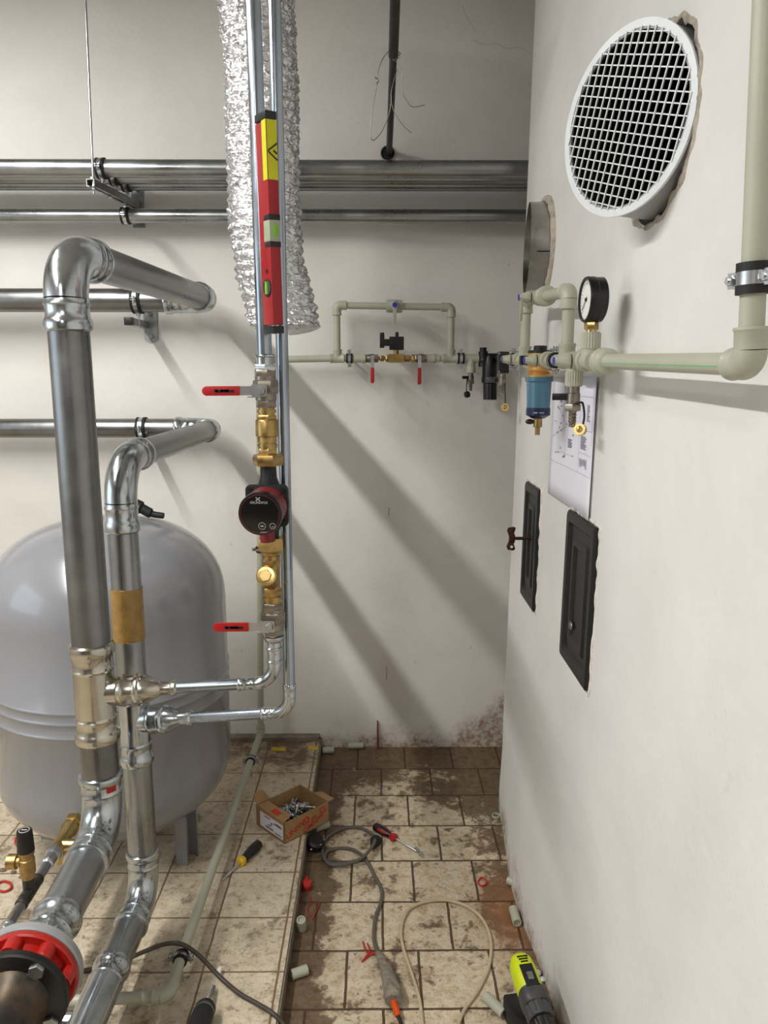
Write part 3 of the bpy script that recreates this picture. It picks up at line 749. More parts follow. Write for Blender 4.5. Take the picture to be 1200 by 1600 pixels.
m = MB(); m.socket(d5 + sdv*.02, -sdv, .0135, .03, 24); m.socket(d5 + sdv*.02, sdv, .0135, .03, 24); m.build('coupling', ZINC, t)
t = thing('safety_valve', 'brass safety valve with black knob and side outlet on the thin tank pipe', 'valve', tm + Z_*.04)
m = MB(); m.lathe(tm + Z_*.04, Z_, [(0, .016), (.012, .016), (.014, .0185), (.05, .0185), (.052, .0165), (.062, .0165), (.064, .019), (.078, .019)], 28)
m.lathe(tm + Z_*.082, -X_, [(0, .012), (.022, .012), (.024, .018), (.045, .0185), (.047, .014)], 28); m.build('body', BRASS, t)
m = MB(); m.lathe(tm + Z_*.112, Z_, [(0, .0205), (.05, .0185), (.055, .0165)], 20); kn = m.build('knob', BLACK, t)
m = MB(); m.torus(tm + Z_*.1672, Z_, .012, .0006, 24, 6); m.box(tm + Z_*.1672, (.014, .002, .0006)); m.build('knob_print', WHITEP, kn)

# ------------------------------------------------------------------ foil duct
dp = spline([at(x, y, 2.40) for x, y in ((394, -120), (400, 0), (408, 120), (411, 240), (414, 350), (424, 425), (438, 478), (446, 508), (449, 522))], 34)
N = len(dp); S = 150
m = MB(); rings = []
L_ = 0; prev = dp[0]
for i, p in enumerate(dp):
    L_ += (p - prev).length; prev = p
    tgt = dp[min(i + 1, N - 1)] - dp[max(i - 1, 0)]; tgt.normalize(); u, w_2 = frame(tgt) if False else (V((1, 0, 0)), V((0, 1, 0)))
    s = i/(N - 1); r = .105 + .012*max(0, .15 - s)*6
    end = max(0, (s - .86)/.14); r *= math.sqrt(max(1 - end*end, .01)) if end else 1
    r += .004*noise.noise(V((0, 0, L_*16))) + .0035*math.sin(L_*2*PI/.028)
    ring = []
    for k in range(S):
        a = 2*PI*k/S; ca, sa = math.cos(a), math.sin(a)
        q = V((ca*7, sa*7, L_*62)); n1 = noise.noise(q); q2 = V((ca*17 + 4, sa*17, L_*150)); n2 = noise.noise(q2)
        rr = r*(1 + .035*noise.noise(V((ca*1.4, sa*1.4, L_*9)))) + .0065*(abs(n1)*2 - .6) + .003*(abs(n2)*2 - .6)
        ring.append(p + V((ca*rr, sa*rr, .004*noise.noise(V((ca*9, sa*9, L_*40 + 7))))))
    rings.append(ring)
m.rings(rings)
tag(m.build('air_duct', FOIL, None, loc=dp[-1], sharp=70), 'crumpled silver foil air duct hanging in front of the back wall', 'duct')

# spirit level leaning on the two thin pipes
l0, l1 = at(428, 515, 1.685), at(415, 178, 1.665)
lz = (l1 - l0).normalized(); an = math.radians(33)
lx = V((math.cos(an), math.sin(an), 0)); lx = (lx - lz*lx.dot(lz)).normalized(); ly = lz.cross(lx)     # lx across narrow face, ly into the depth
if ly.y < 0: ly = -ly
Rl = Matrix((lx, ly, lz)).transposed(); LL = (l1 - l0).length; cl = (l0 + l1)/2 + ly*.0 
lw, ld = .024, .05
o0 = l0 + lx*(lw/2 - .001) + ly*(ld/2)     # corner edge at l0
t = thing('spirit_level', 'red spirit level with yellow sticker standing upright against the thin pipes', 'spirit level', l0)
ctr = o0 + lz*LL/2
m = MB(); m.box(ctr, (lw, ld, LL - .02), Rl); body = m.build('body', LEVELRED, t, bevel=.0015)
for z in (0, LL):
    m = MB(); m.box(o0 + lz*z, (lw + .002, ld + .002, .016), Rl); m.build('end_cap', BLACK, t, bevel=.002)
fr = -ly*(ld/2); lf = -lx*(lw/2)
stz = LL*.845
m = MB(); m.box(o0 + lz*stz + fr + lx*.001, (lw - .002, .0008, LL*.27), Rl); m.box(o0 + lz*stz + lf - ly*(ld/2 - .010) , (.0008, .02, LL*.27), Rl); st = m.build('warning_sticker', YELLOW, t)
m = MB(); fz = o0 + lz*(stz - .003) + fr - ly*.0006
for sgn in (-1, 1):
    d = (lx*.8 + lz*sgn*.6).normalized(); e = d.cross(ly)
    m.box(fz + lx*.0015 + lz*sgn*.0085 , (.026, .0006, .0032), Matrix((d, ly, e)).transposed())
d = (lx*.7 - lz*.5).normalized(); m.box(fz + lx*.007 - lz*.001, (.010, .0006, .004), Matrix((d, ly, d.cross(ly))).transposed())
m.build('warning_triangle', BLACK, st)
vz = LL*.475
m = MB(); m.box(o0 + lz*vz - ly*.0106 , (lw + .001, .03, .044), Rl); m.build('vial_block', VIALCLEAR, t, bevel=.003)
m = MB(); m.box(o0 + lz*vz - ly*.0185 + lx*.001, (lw*.55, .016, .026), Rl); m.build('center_vial', VIAL, t, bevel=.004)
for s in (-1, 1):
    m = MB(); m.box(o0 + lz*(vz + s*.027) + fr + ly*.012, (lw + .0016, .026, .011), Rl); m.build('vial_trim', BLACK, t, bevel=.001)
ez = LL*.205; ec = o0 + lz*ez + lf - ly*.004
m = MB(); m.torus(ec, -lx, .0165, .003, 32, 8); m.build('vial_ring', BLACK, t)
m = MB(); m.cyl(ec + lx*.003, ec - lx*.0012, .015); m.build('vial_well', TOOLGREY, t)
m = MB(); m.cyl(ec + lz*.013 - lx*.001, ec - lz*.013 - lx*.001, .005, seg=16); m.build('end_vial', VIAL, t)
hc = o0 + lz*(ez + .034) + lf - ly*.004
m = MB(); m.cyl(hc + lx*.003, hc - lx*.0006, .005, seg=16); m.build('hang_hole', BLACK, t)
# ------------------------------------------------------------------ grey-green plastic water pipes
def ppr_socket(m, c, d, r, L, seg=28): m.lathe(c, d, [(0, r*1.30), (L*.8, r*1.33), (L*.86, r*1.42), (L*.98, r*1.40), (L, r*1.05)], seg)
def ppr_elbow(t, c, d1, d2, r, L):
    d1, d2 = V(d1).normalized(), V(d2).normalized(); m = MB()
    m.tube(arc(c, d1, d2, r*1.25, 8), r*1.34, 28); ppr_socket(m, c + d1*r*1.2, d1, r, L); ppr_socket(m, c + d2*r*1.2, d2, r, L)
    return m.build('elbow', PPR, t, sharp=40)
def ppr_tee(t, c, d, b, r, L, LB=None):
    d, b = V(d).normalized(), V(b).normalized(); m = MB()
    ppr_socket(m, c, d, r, L); ppr_socket(m, c, -d, r, L); ppr_socket(m, c, b, r, LB or L); return m.build('tee_fitting', PPR, t, sharp=40)
def ribbed(m, c, d, r, L, n=22):
    d = V(d).normalized(); u, w = frame(d); rings = []
    for s in (0, L):
        rings.append([c + d*s + (u*math.cos(a) + w*math.sin(a))*(r if k % 2 else r*.93) for k, a in enumerate([2*PI*j/(2*n) for j in range(2*n)])])
    m.rings(rings); m.lathe(c + d*(L - .004), d, [(0, r*.9), (.006, r*.9)], 28)
def stop_valve(t, c, ax, out, r, lev=None, hubL=.042):
    """plastic stop valve: body, square-ish bonnet towards `out`, blue disc, lever"""
    ax, out = V(ax).normalized(), V(out).normalized(); m = MB()
    m.lathe(c - ax*r*1.85, ax, [(0, r*1.38), (r*.37, r*1.45), (r*.74, r*1.5), (r*2.96, r*1.5), (r*3.33, r*1.45), (r*3.7, r*1.38)], 32)
    m.lathe(c, out, [(0, r*1.1), (r*1.7, r*1.1)], 28); m.build('valve_body', PPR, t, sharp=40)
    h = c + out*(r*1.7 + .003); m = MB()
    m.lathe(h, out, [(0, r*1.12), (hubL*.2, r*1.15), (hubL*.55, r*.85), (hubL*.8, r*.66), (hubL, r*.62)], 8, True, PI/8)
    if lev is not None:
        lv = V(lev).normalized(); wv = out.cross(lv).normalized(); q = h + out*hubL*.62
        pts = [q + wv*r*.55, q + wv*r*.42 + lv*r*1.8, q + wv*r*.30 + lv*r*4.2, q - wv*r*.30 + lv*r*4.2, q - wv*r*.42 + lv*r*1.8, q - wv*r*.55]
        m.prism(pts, out*.007)
    hb = m.build('handle', PPR, t, sharp=40, bevel=.0015)
    m = MB(); m.cyl(h + out*hubL, h + out*(hubL + .002), r*.56, seg=24); m.build('blue_disc', BLUE, hb)
    return h + out*hubL

YB = 3.045; r2 = .0132
wz = at(620, 560, YB).z
def bw(x, y, Y=YB): return at(x, y, Y)
# vertical pipe behind the pump, its floor run and the pipe to the bypass
v0 = bw(405, 562); v1 = bw(407, 1128); v1.x = v0.x + (v1.x - v0.x)
fz = .118
v1 = V((v1.x, YB, fz)); f1_ = atz(262, 1556, fz); f1_ = V((f1_.x, f1_.y, fz)); fdir = (f1_ - v1).normalized()
t = thing('water_pipe', 'grey-green plastic pipe coming down behind the pump and crossing the tiled platform', 'pipe', V((v1.x, YB, .05)))
tl_ = bw(527, 560)
ppr_elbow(t, v0, X_, -Z_, r2, .018)
m = MB(); m.cyl(v0 + V((.02, 0, 0)), tl_ - X_*.02, r2, seg=24); m.build('pipe', PPR, t)
m = MB(); m.cyl(v0 - Z_*.02, v1 + Z_*.02, r2, seg=24); m.build('pipe', PPR, t)
ppr_elbow(t, v1, Z_, fdir, r2, .016)
m = MB(); m.cyl(v1 + fdir*.02, f1_ - fdir*.02, r2*1.02, seg=24); m.build('pipe', PPR, t)
lft = atz(150, 1562, fz); lft = V((lft.x, lft.y, fz)); ldir = (lft - f1_).normalized()
ppr_elbow(t, f1_, -fdir, ldir, r2*1.05, .020)
m = MB(); m.cyl(f1_ + ldir*.02, lft + ldir*.12, r2*1.02, seg=24); m.build('pipe', PPR, t)
def on_floor_run(y):
    for i in range(400):
        p = v1 + (f1_ - v1)*(i/400); 
        q = p - EYE; zc = q.y*math.cos(PITCH) - q.z*math.sin(PITCH); uu = q.y*math.sin(PITCH) + q.z*math.cos(PITCH)
        if 800 - FPX*uu/zc > y: return p
    return f1_
side = fdir.cross(Z_).normalized()
for y, lab in ((1187, 'small clamp holding the plastic floor pipe near the back wall'), (1495, 'small clamp holding the plastic floor pipe near its front elbow')):
    c = on_floor_run(y); clamp('pipe_clamp', lab, c, fdir, r2*1.02, -Z_, side, .022, fz - .05 - r2 - .012, 'clamps of the floor pipe')
c = V((v0.x + (v1.x - v0.x)*.45, YB, bw(404, 858).z)); clamp('pipe_clamp', 'small clamp on the vertical plastic pipe left of the brass strainer', c, Z_, r2, Y_, X_, .02, .07)

# bypass on the back wall
t = thing('bypass_pipe', 'grey-green plastic bypass loop with blue-capped valve on the back wall', 'pipe', tl_)
tR = bw(704, 561); eL = bw(528, 477); eR = bw(705, 480); eL.x = tl_.x; eR.x = tR.x; tR.z = tl_.z; 
ppr_tee(t, tl_, X_, Z_, r2, .028, .034); ppr_tee(t, tR, X_, Z_, r2, .03, .034)
ppr_elbow(t, eL, X_, -Z_, r2, .022); ppr_elbow(t, eR, -X_, -Z_, r2, .022)
m = MB(); m.cyl(tl_ + Z_*.03, eL - Z_*.02, r2, seg=24); m.build('pipe', PPR, t)
m = MB(); m.cyl(tR + Z_*.03, eR - Z_*.02, r2, seg=24); m.build('pipe', PPR, t)
vm = (eL + eR)/2; vm = eL + (eR - eL)*((617 - 528)/(705 - 528)); bd = (eR - eL).normalized()
m = MB(); m.cyl(eL + bd*.02, vm - bd*.03, r2, seg=24); m.build('pipe', PPR, t)
m = MB(); m.cyl(vm + bd*.03, eR - bd*.02, r2, seg=24); m.build('pipe', PPR, t)
stop_valve(t, vm, bd, -Y_, .0165, -Z_, .03)
def bx(x, dy=0): return V((at(x, 561, YB).x, YB, tl_.z + dy))
m = MB(); m.cyl(tl_ + X_*.02, bx(554), r2, seg=24); m.lathe(bx(553), X_, [(0, .0165), (.03, .0165), (.032, .019), (.045, .019)], 28); m.build('adapter', PPR, t)
m = MB(); m.cyl(bx(688), tR - X_*.02, r2, seg=24); m.lathe(bx(687), -X_, [(0, .0155), (.016, .0155), (.018, .0185), (.028, .0185), (.030, .0165), (.05, .0165)], 28); m.build('adapter', PPR, t)
wx = bx(748)
m = MB(); m.cyl(tR + X_*.02, wx, .0165, seg=28); m.build('pipe', PPR, t)
dr = bx(736)
m = MB(); m.cyl(dr, dr - Z_*.05, .0165, seg=24); m.lathe(dr - Z_*.03, -Z_, [(0, .0165), (.004, .0185), (.025, .0185), (.027, .012)], 24); m.build('drain_outlet', PPR, t)
clamp('pipe_clamp', 'small clamp left of the solenoid valve on the back wall', bx(546), X_, r2*1.05, Y_, Z_, .022, .075, 'clamps of the bypass')
clamp('pipe_clamp', 'small clamp right of the bypass loop on the back wall', bx(720), X_, .0168, Y_, Z_, .022, .07, 'clamps of the bypass')
def mini_valve(x0, x1, hubx, tipy, lab, tipx):
    t = thing('ball_valve', lab, 'valve', bx(hubx), 'small red lever valves of the bypass')
    m = MB(); a, b = bx(x0), bx(x1); L = (b - a).length
    m.hexa(a, a + X_*L*.3, .0165, .2); m.lathe(a, X_, [(0, .012), (L*.25, .0155), (L*.5, .0175), (L*.75, .0155), (L, .012)], 24); m.hexa(b - X_*L*.3, b, .0165, .2)
    hub = bx(hubx) + V((0, -.03, 0)); m.cyl(bx(hubx), hub, .007, seg=16); m.build('body', NICKEL, t)
    tp = at(tipx, tipy, hub.y); L2 = hub.z - tp.z
    m = MB(); m.box(hub + V((0, 0, -.014)), (.013, .0025, .05)); m.hexa(hub, hub - Y_*.007, .0065); lv = m.build('lever', ZINC, t)
    m = MB(); pts = [hub + V((.0075*math.cos(a_), -.0035, -L2 + .0075 + .0075*math.sin(a_))) for a_ in [PI + PI*k/8 for k in range(9)]] + [hub + V((.0068, -.0035, -.036)), hub + V((-.0068, -.0035, -.036))]
    m.prism(pts, V((0, .007, 0))); m.build('grip', RED, t, bevel=.0015)
mini_valve(570, 591, 582, 599, 'small red-handled valve left of the solenoid, lever hanging down', 583)
mini_valve(649, 668, 655, 601, 'small red-handled valve right of the solenoid, lever hanging down', 655)
t = thing('solenoid_valve', 'black solenoid valve on a brass body between two red levers', 'valve', bx(618))
m = MB(); m.cyl(bx(590), bx(650), .008, seg=20); m.hexa(bx(594), bx(600), .0125, .1); m.hexa(bx(603), bx(608), .0145, .2); m.box(bx(619), (.062, .032, .032)); m.hexa(bx(632), bx(641), .0135, .2); m.hexa(bx(643), bx(649), .015, .4)
m.cyl(bx(619), bx(619, .045), .0105, seg=20); m.build('brass_body', BRASS, t)
m = MB(); m.box(bx(619.5, .057), (.056, .046, .05)); m.build('coil', BLACK, t, bevel=.003)
m = MB(); m.cyl(bx(620, .08), bx(620, .094), .007, seg=16); m.ball(bx(620, .094), .007, 14); m.build('coil_cap', BLACK, t)
m = MB(); m.box(bx(602, .060), (.032, .028, .026)); m.box(bx(597, .065), (.018, .03, .05)); m.cyl(bx(597, .088), bx(597, .098), .0085, seg=12); m.build('connector', BLACK, t, bevel=.002)
# drain cock with dangling cap under the wall pipe
def drain(name, lab, c, s, strap, cap, capmat, gripdir):
    """nickel hose cock hanging below c, strap polyline to a loose cap"""
    t = thing(name, lab, 'valve', c)
    m = MB(); m.lathe(c, -Z_, [(0, .0115*s), (.012*s, .0115*s), (.014*s, .013*s), (.034*s, .013*s), (.036*s, .011*s)], 24)
    m.hexa(c - Z_*.034*s, c - Z_*.047*s, .0165*s, .3); m.build('body', NICKEL, t)
    m = MB(); pr = [(0, .0075*s)]
    for k in range(4): pr += [(.006*s*k + .002*s, .008*s), (.006*s*k + .006*s, .0066*s)]
    m.lathe(c - Z_*.046*s, -Z_, pr + [(.032*s, .0066*s)], 20); m.build('hose_tail', NICKEL, t)
    g = V(gripdir).normalized(); R = Matrix((g, Z_.cross(g), Z_)).transposed()
    m = MB(); m.box(c - Z_*.02*s + g*.022*s, (.036*s, .012*s, .013*s), R); m.build('grip', BLACK, t, bevel=.002)
    m = MB(); m.tube(spline(strap, 6), .0022*s, 8); m.torus(c - Z_*.036*s, Z_, .0125*s, .0018*s, 20, 6); m.build('strap', RUBBER, t)
    cd = V(cap[1]).normalized(); u, w = frame(cd); n = 24
    m = MB(); rings = [[cap[0] + cd*s_ + (u*math.cos(2*PI*k/n) + w*math.sin(2*PI*k/n))*(cap[2]*(1 if k % 2 else .93)) for k in range(n)] for s_ in (0, cap[2]*1.0)]
    m.rings(rings); m.ball(cap[0] + cd*cap[2]*.9, cap[2]*.55, 14); m.build('cap', capmat, t, sharp=25)
dc = dr - Z_*.055
drain('drain_cock', 'little hose cock with dark cap dangling left of the black pressure reducer', dc, .9,
      [dc + V((-.012, -.01, -.03)), at(730, 592, YB - .02), at(729, 604, YB - .02), at(728.5, 612, YB - .02)], (at(728, 617, YB - .02), V((.6, -.6, .2)), .0125), CASTBLACK, (-1, -.4, 0))
# pressure reducer
t = thing('pressure_reducer', 'black plastic pressure reducer with square side block, ending the back-wall pipe', 'valve', bx(757))
yr = YB
def rr_(x, y): return at(x, y, yr)
m = MB(); m.cyl(rr_(755, 549), rr_(755, 573), .0185, seg=28); m.ball(rr_(755.5, 563), .0215, 20); m.cyl(rr_(755, 559), rr_(779, 559), .0175, seg=28)
m.tube(fillet([rr_(770, 559.5), rr_(781, 559.5), at(785, 560, 2.60)], .04), .0155, 20)
m.lathe(rr_(765.5, 556), -Z_, [(0, .02), (.02, .027), (.03, .0285), (.085, .0285)], 32)
m.build('body', BLACK, t)
m = MB(); m.cyl(rr_(755, 551), rr_(755, 543), .0135, seg=24); m.build('plug', CASTBLACK, t)
m = MB(); m.lathe(rr_(765.5, 588), -Z_, [(0, .030), (.004, .0325), (.024, .0325), (.027, .029)], 32); sr = m.build('scale_ring', BLACK, t)
m = MB(); 
for y, wd in ((589.5, .05), (597, .05)): m.box(rr_(767, y) + V((0, -.033, 0)), (wd, .001, .0012))
for y, wd in ((592, .03), (594.6, .022)): m.box(rr_(766.5, y) + V((0, -.033, 0)), (wd, .001, .002))
m.build('ring_print', PRINT, sr)
m = MB(); nn = 28; rings = []
for y in (598, 624.5):
    c_ = rr_(765.5, y); rings.append([c_ + V((math.cos(2*PI*k/nn)*(.0265 if k % 4 else .0245), math.sin(2*PI*k/nn)*(.0265 if k % 4 else .0245), 0)) for k in range(nn)])
m.rings(rings); m.build('adjusting_knob', BLACK, t)
m = MB(); m.box(at(786, 566.5, 2.58), (.033, .05, .070)); bl = m.build('side_block', BLACK, t, bevel=.003)
m = MB()
for x, y in ((780, 552), (780, 581)): m.cyl(at(x, y, 2.556), at(x, y, 2.55), .0032, seg=10)
m.build('block_screw', ZINC, bl)
dc2 = at(785.5, 584, 2.58)
drain('drain_cock', 'hose cock with shiny brass cap dangling under the black side block by the corner', dc2, .86,
      [dc2 + V((.006, -.012, -.031)), at(789, 606, 2.56), at(789.5, 622, 2.56), at(789, 634, 2.56)], (at(789.5, 638, 2.56), V((-.25, -.9, .3)), .0135), BRASSL, (.3, 1, 0))

# ------------------------------------------------------------------ manifold along the right wall
XR = .416; rR = .0135
def rp(Y): return V((XR, Y, 1.6258 + .0257*(Y - 1.3395)))
def Yx(px, X=XR): return (X*FPX/(px - 589.8) + .04*.1736)/.985
rd = (rp(.8) - rp(2.5)).normalized()
yc = Yx(790)
t = thing('manifold_pipe', 'grey-green plastic pipe manifold with loop running along the right wall and up at its front', 'pipe', rp(1.25))
yE = .87; ye = rp(yE)
pts_seg = []
t1y, t2y, t3y = Yx(820), Yx(886), Yx(922.5)
cor = rp(YB)
m = MB(); m.cyl(rp(2.555), rp(t3y + .01664), rR, seg=28); m.build('pipe', PPR, t)
ppr_tee(t, rp(t1y), rd, Z_, rR, .02829, .03744); ppr_tee(t, rp(t2y), rd, Z_, rR, .02995, .03744)
loopz1 = at(823, 469, t1y).z; loopz2 = at(887, 455, t2y).z
l1_, l2_ = V((XR, t1y, loopz1)), V((XR, t2y, loopz2)); ld_ = (l2_ - l1_).normalized()
m = MB(); m.cyl(rp(t1y) + Z_*.03328, l1_ - Z_*.01664, rR, seg=28); m.build('pipe', PPR, t)
m = MB(); m.cyl(rp(t2y) + Z_*.03328, l2_ - Z_*.01664, rR, seg=28); m.build('pipe', PPR, t)
ppr_elbow(t, l1_, -Z_, ld_, rR, .01997); ppr_elbow(t, l2_, -Z_, -ld_, rR, .02163)
lvp = l1_ + ld_*(l1_.y - Yx(842))
m = MB(); m.cyl(l1_ + ld_*.02496, l2_ - ld_*.02496, rR, seg=28); m.build('pipe', PPR, t)
stop_valve(t, lvp, ld_, -X_, rR*1.05, V((0, .1, -1)), .02829)
m = MB(); cu_ = lvp + ld_*.0624; m.lathe(cu_ - ld_*.0233, ld_, [(0, .01997), (.00333, .02413), (.0183, .02496), (.02163, .02163), (.02829, .02163), (.03078, .02413), (.03827, .02413), (.0416, .01664)], 32); m.build('union', PPR, t)
stop_valve(t, rp(Yx(811)), rd, -X_, rR, None, .0233)
stop_valve(t, rp(Yx(855)), rd, -X_, rR*1.05, None, .02829)
stop_valve(t, rp(Yx(913)), rd, -X_, rR*1.1, None, .03162)
# gauge tee, couplings, straight pipe, elbow, riser
g3 = rp(t3y); m = MB(); ppr_socket(m, g3, rd, rR, .03328); ppr_socket(m, g3, -rd, rR, .02496); m.cyl(g3, g3 + Z_*.02496, .01747, seg=28); ribbed(m, g3 + Z_*.0233, Z_, .01955, .02995); m.build('tee_fitting', PPR, t, sharp=25)
cg = rp(Yx(946)); m = MB(); m.lathe(cg - rd*.02912, rd, [(0, .01997), (.00666, .0233), (.01664, .02496), (.0233, .02496), (.02579, .02163), (.03494, .02163), (.03744, .02371), (.04826, .02371), (.05158, .01997), (.05491, .01456)], 36); m.build('coupling', PPR, t)
m = MB(); m.cyl(cg, ye - rd*.01664, rR, seg=32); pp_ = m.build('pipe', PPR, t)
m = MB(); sv = (V((-.93, -.36, 0)) - rd*V((-.93, -.36, 0)).dot(rd)).normalized(); wv = rd.cross(sv)
off_ = [sv*math.cos(a) + wv*math.sin(a) for a in (.16, .28)]
a_, b_ = cg + rd*.02496, ye - rd*.02912
m.prism([a_ + off_[0]*(rR - .00017), a_ + off_[1]*(rR - .00017), b_ + off_[1]*(rR - .00017), b_ + off_[0]*(rR - .00017)], (off_[0] + off_[1])*.00021); m.build('green_stripe', GREENLINE, pp_)
rtop = at(1199, -40, yE); rud = (rtop - ye).normalized()
ppr_elbow(t, ye, -rd, rud, rR, .02496)
m = MB(); m.cyl(ye + rud*.02496, ye + rud*.75, rR, seg=32); m.build('pipe', PPR, t)
dy = Yx(899); d3 = rp(dy); m = MB(); ppr_socket(m, d3, rd, rR, .02163); ppr_socket(m, d3, -rd, rR, .02163); m.cyl(d3, d3 - Z_*.02496, .01747, seg=28); ribbed(m, d3 - Z_*.0233, -Z_, .01872, .02829); m.build('tee_fitting', PPR, t, sharp=25)
dcc = d3 - Z_*.05325
drain('drain_cock', 'large nickel hose cock with brass cap dangling in front of the drawing', dcc, 1.10,
      [dcc + V((-.00333, -.01165, -.03744)), dcc + V((.01165, -.01664, -.03328)), at(911, 632, dy - .01664), at(913, 650, dy - .01664), at(910, 668, dy - .01664)], (at(908, 672, dy - .01664), V((-.5, -.8, .2)), .0129), BRASSL, (-1, .2, 0))
cc = ye + rud*((at(1165, 435, yE).z - ye.z)/rud.z)
clamp('pipe_clamp', 'rubber-lined clamp on the plastic riser at the right edge', cc, rud, rR, X_, V((.35, -.94, 0)), .02829, .05824)
clamp('pipe_clamp', 'rubber-lined clamp in the middle of the right-wall manifold', rp(Yx(868)), rd, rR, X_, Z_, .0183, .0416, 'clamps of the manifold')
clamp('pipe_clamp', 'rubber-lined clamp at the corner end of the right-wall manifold', rp(Yx(803)), rd, rR*1.1, X_, Z_, .02496, .0416, 'clamps of the manifold')
# pressure gauge
t = thing('pressure_gauge', 'round black pressure gauge standing on the manifold', 'gauge', g3 + Z_*.05325)
gb_ = g3 + Z_*.05325
m = MB(); m.cyl(gb_, gb_ + Z_*.00832, .00998, seg=20); m.hexa(gb_ + Z_*.00666, gb_ + Z_*.02163, .01373, .2); m.build('stem', BRASSL, t)
gc = gb_ + Z_*.06323 + X_*.00166; gn = V((-1, -.0416, 0)).normalized()
m = MB(); m.lathe(gc - gn*.0183, gn, [(0, .03827), (.0025, .04202), (.0183, .04202), (.01997, .04326), (.03328, .04326), (.03578, .04202), (.03578, .03827), (.02995, .03786)], 48); m.build('case', BLACK, t)
m = MB(); m.cyl(gc + gn*.01206, gc + gn*.01331, .03786, seg=48); di = m.build('dial', WHITEP, t)
gu = V((gn.y, -gn.x, 0))*-1; m = MB()
for k in range(21):
    a = math.radians(-135 + 270*k/20) + PI/2; d = gu*math.cos(a) + Z_*math.sin(a); R = Matrix((d, gn.cross(d), gn)).transposed(); m.box(gc + gn*.01356 + d*.03162, (.00499 if k % 5 else .00832, .00083, .0005), R)
m.build('dial_marks', BLACK, di)
dn = (gu*-.75 + Z_*-.65).normalized(); m = MB(); m.box(gc + gn*.01498 + dn*.00998, (.03328, .00183, .00067), Matrix((dn, gn.cross(dn), gn)).transposed()); m.cyl(gc + gn*.01356, gc + gn*.01622, .00333, seg=16); m.build('pointer', BLACK, di)
# sediment filter
fy = Yx(844, .4035); fc_ = V((.4035, fy, rp(fy).z))
t = thing('sediment_filter', 'water filter with blue bowl and brass head under the manifold', 'filter', fc_)
zt = at(844, 545, fy).z; zb = at(844, 588, fy).z; zc2 = at(844, 648, fy).z; zk = at(841, 638, fy).z
m = MB(); m.lathe(V((.4035, fy, zt - .00998)), -Z_, [(0, .02829), (.0416, .02995), (.04992, .02496), (.05491, .03328), (.05824, .03536), (zt - .00998 - zb - .00166, .03536), (zt - .00998 - zb, .03162)], 36); m.build('head', FILTERB, t)
m = MB(); m.lathe(V((.4035, fy, zt - .01082)), Z_, [(0, .02995), (.00666, .02995), (.00749, .01664), (.01664, .01664), (.0183, .01498)], 28); m.cyl(fc_ + V((-.02496, .0208, 0)), fc_ + V((-.04576, .0208, 0)), .01165, seg=24); m.build('cap', BLACK, t)
Lb = zb - zk
m = MB(); m.lathe(V((.4035, fy, zb)), -Z_, [(0, .03453), (.01165, .03453), (.01498, .03078), (Lb, .0287), (Lb, .02496), (.01331, .02746), (.0, .03078)], 40, False); m.build('bowl', BLUECUP, t)
m = MB(); m.cyl(V((.4035, fy, zb)), V((.4035, fy, zk)), .01165, seg=24); m.build('mesh_insert', MESHW, t)
m = MB(); m.lathe(V((.4035, fy, zk + .00166)), -Z_, [(0, .02979), (.0183, .03012), (.02662, .01664)], 36); bnd = m.build('bowl_base', DKBLUE, t)
m = MB(); bdv = V((-.25, -.97, 0)).normalized(); bu = V((.97, -.25, 0)); bo = V((.4035, fy, zk - .00998)) + bdv*.03037; R = Matrix((bu, bdv, Z_)).transposed()
m.box(bo + bu*-.00499, (.00998, .00083, .00333), R); m.box(bo + bu*.00998 + Z_*.00083, (.01331, .00083, .00133), R); m.box(bo + bu*.01082 - Z_*.00133, (.00998, .00083, .001), R); m.build('base_print', PRINT, bnd)
kz = zk - .02496
m = MB(); m.lathe(V((.4035, fy, kz)), -Z_, [(0, .01082), (.02163, .01123), (.0233, .00624), (.0416, .00624)], 20); m.build('drain_tap', BRASS, t)
m = MB(); m.ball(V((.4035, fy, kz - .00832)) + V((-.01997, 0, 0)), .00915, 16, (1.25, .7, .75)); m.build('tap_grip', BLACK, t)

# ------------------------------------------------------------------ vent and duct stub in the right wall
t = thing('round_vent', 'large round white vent duct with square grille sticking out of the right wall', 'vent', VC)
m = MB(); m.lathe(VC - VN*.30, VN, [(0, VR - .0025), (.30, VR - .0025), (.30, VR - .015), (.296, VR - .015), (.296, VR - .005), (.017, VR - .005)], 72, False); m.build('duct', SILVERCAP, t)
m = MB(); m.lathe(VC - VN*.29, VN, [(0, VR - .0054), (.28, VR - .0054)], 60, False); m.cyl(VC - VN*.30, VC - VN*.29, VR - .0054, seg=60); m.build('duct_lining', DUCTIN, t)
m = MB(); m.band(VC - VN*.00166, VN, VR - .0115, .0125, .005, 80); m.build('rim', VENTW, t)
ax1 = V((0, 0, 1)); tw = math.radians(19)
ga = VU*math.cos(tw) + ax1*math.sin(tw); gbv = ax1*math.cos(tw) - VU*math.sin(tw)
nb = 17
for fam, (p, q, n_, ph) in enumerate(((ga, gbv, 18, .2), (gbv, ga, 18, .5))):
    m = MB()
    pitch = 2*VR/(n_ + .3)
    for k in range(-n_//2, n_//2 + 1):
        o = (k + .0)*pitch
        if abs(o) > VR - .013: continue
        hl = math.sqrt((VR - .00998)**2 - o*o); c = VC + q*o + VN*(.00125*fam)
        R = Matrix((p, q, VN)).transposed(); m.box(c, (2*hl, .0021, .0025), R)
    m.build('grille_bars', VENTW, t)
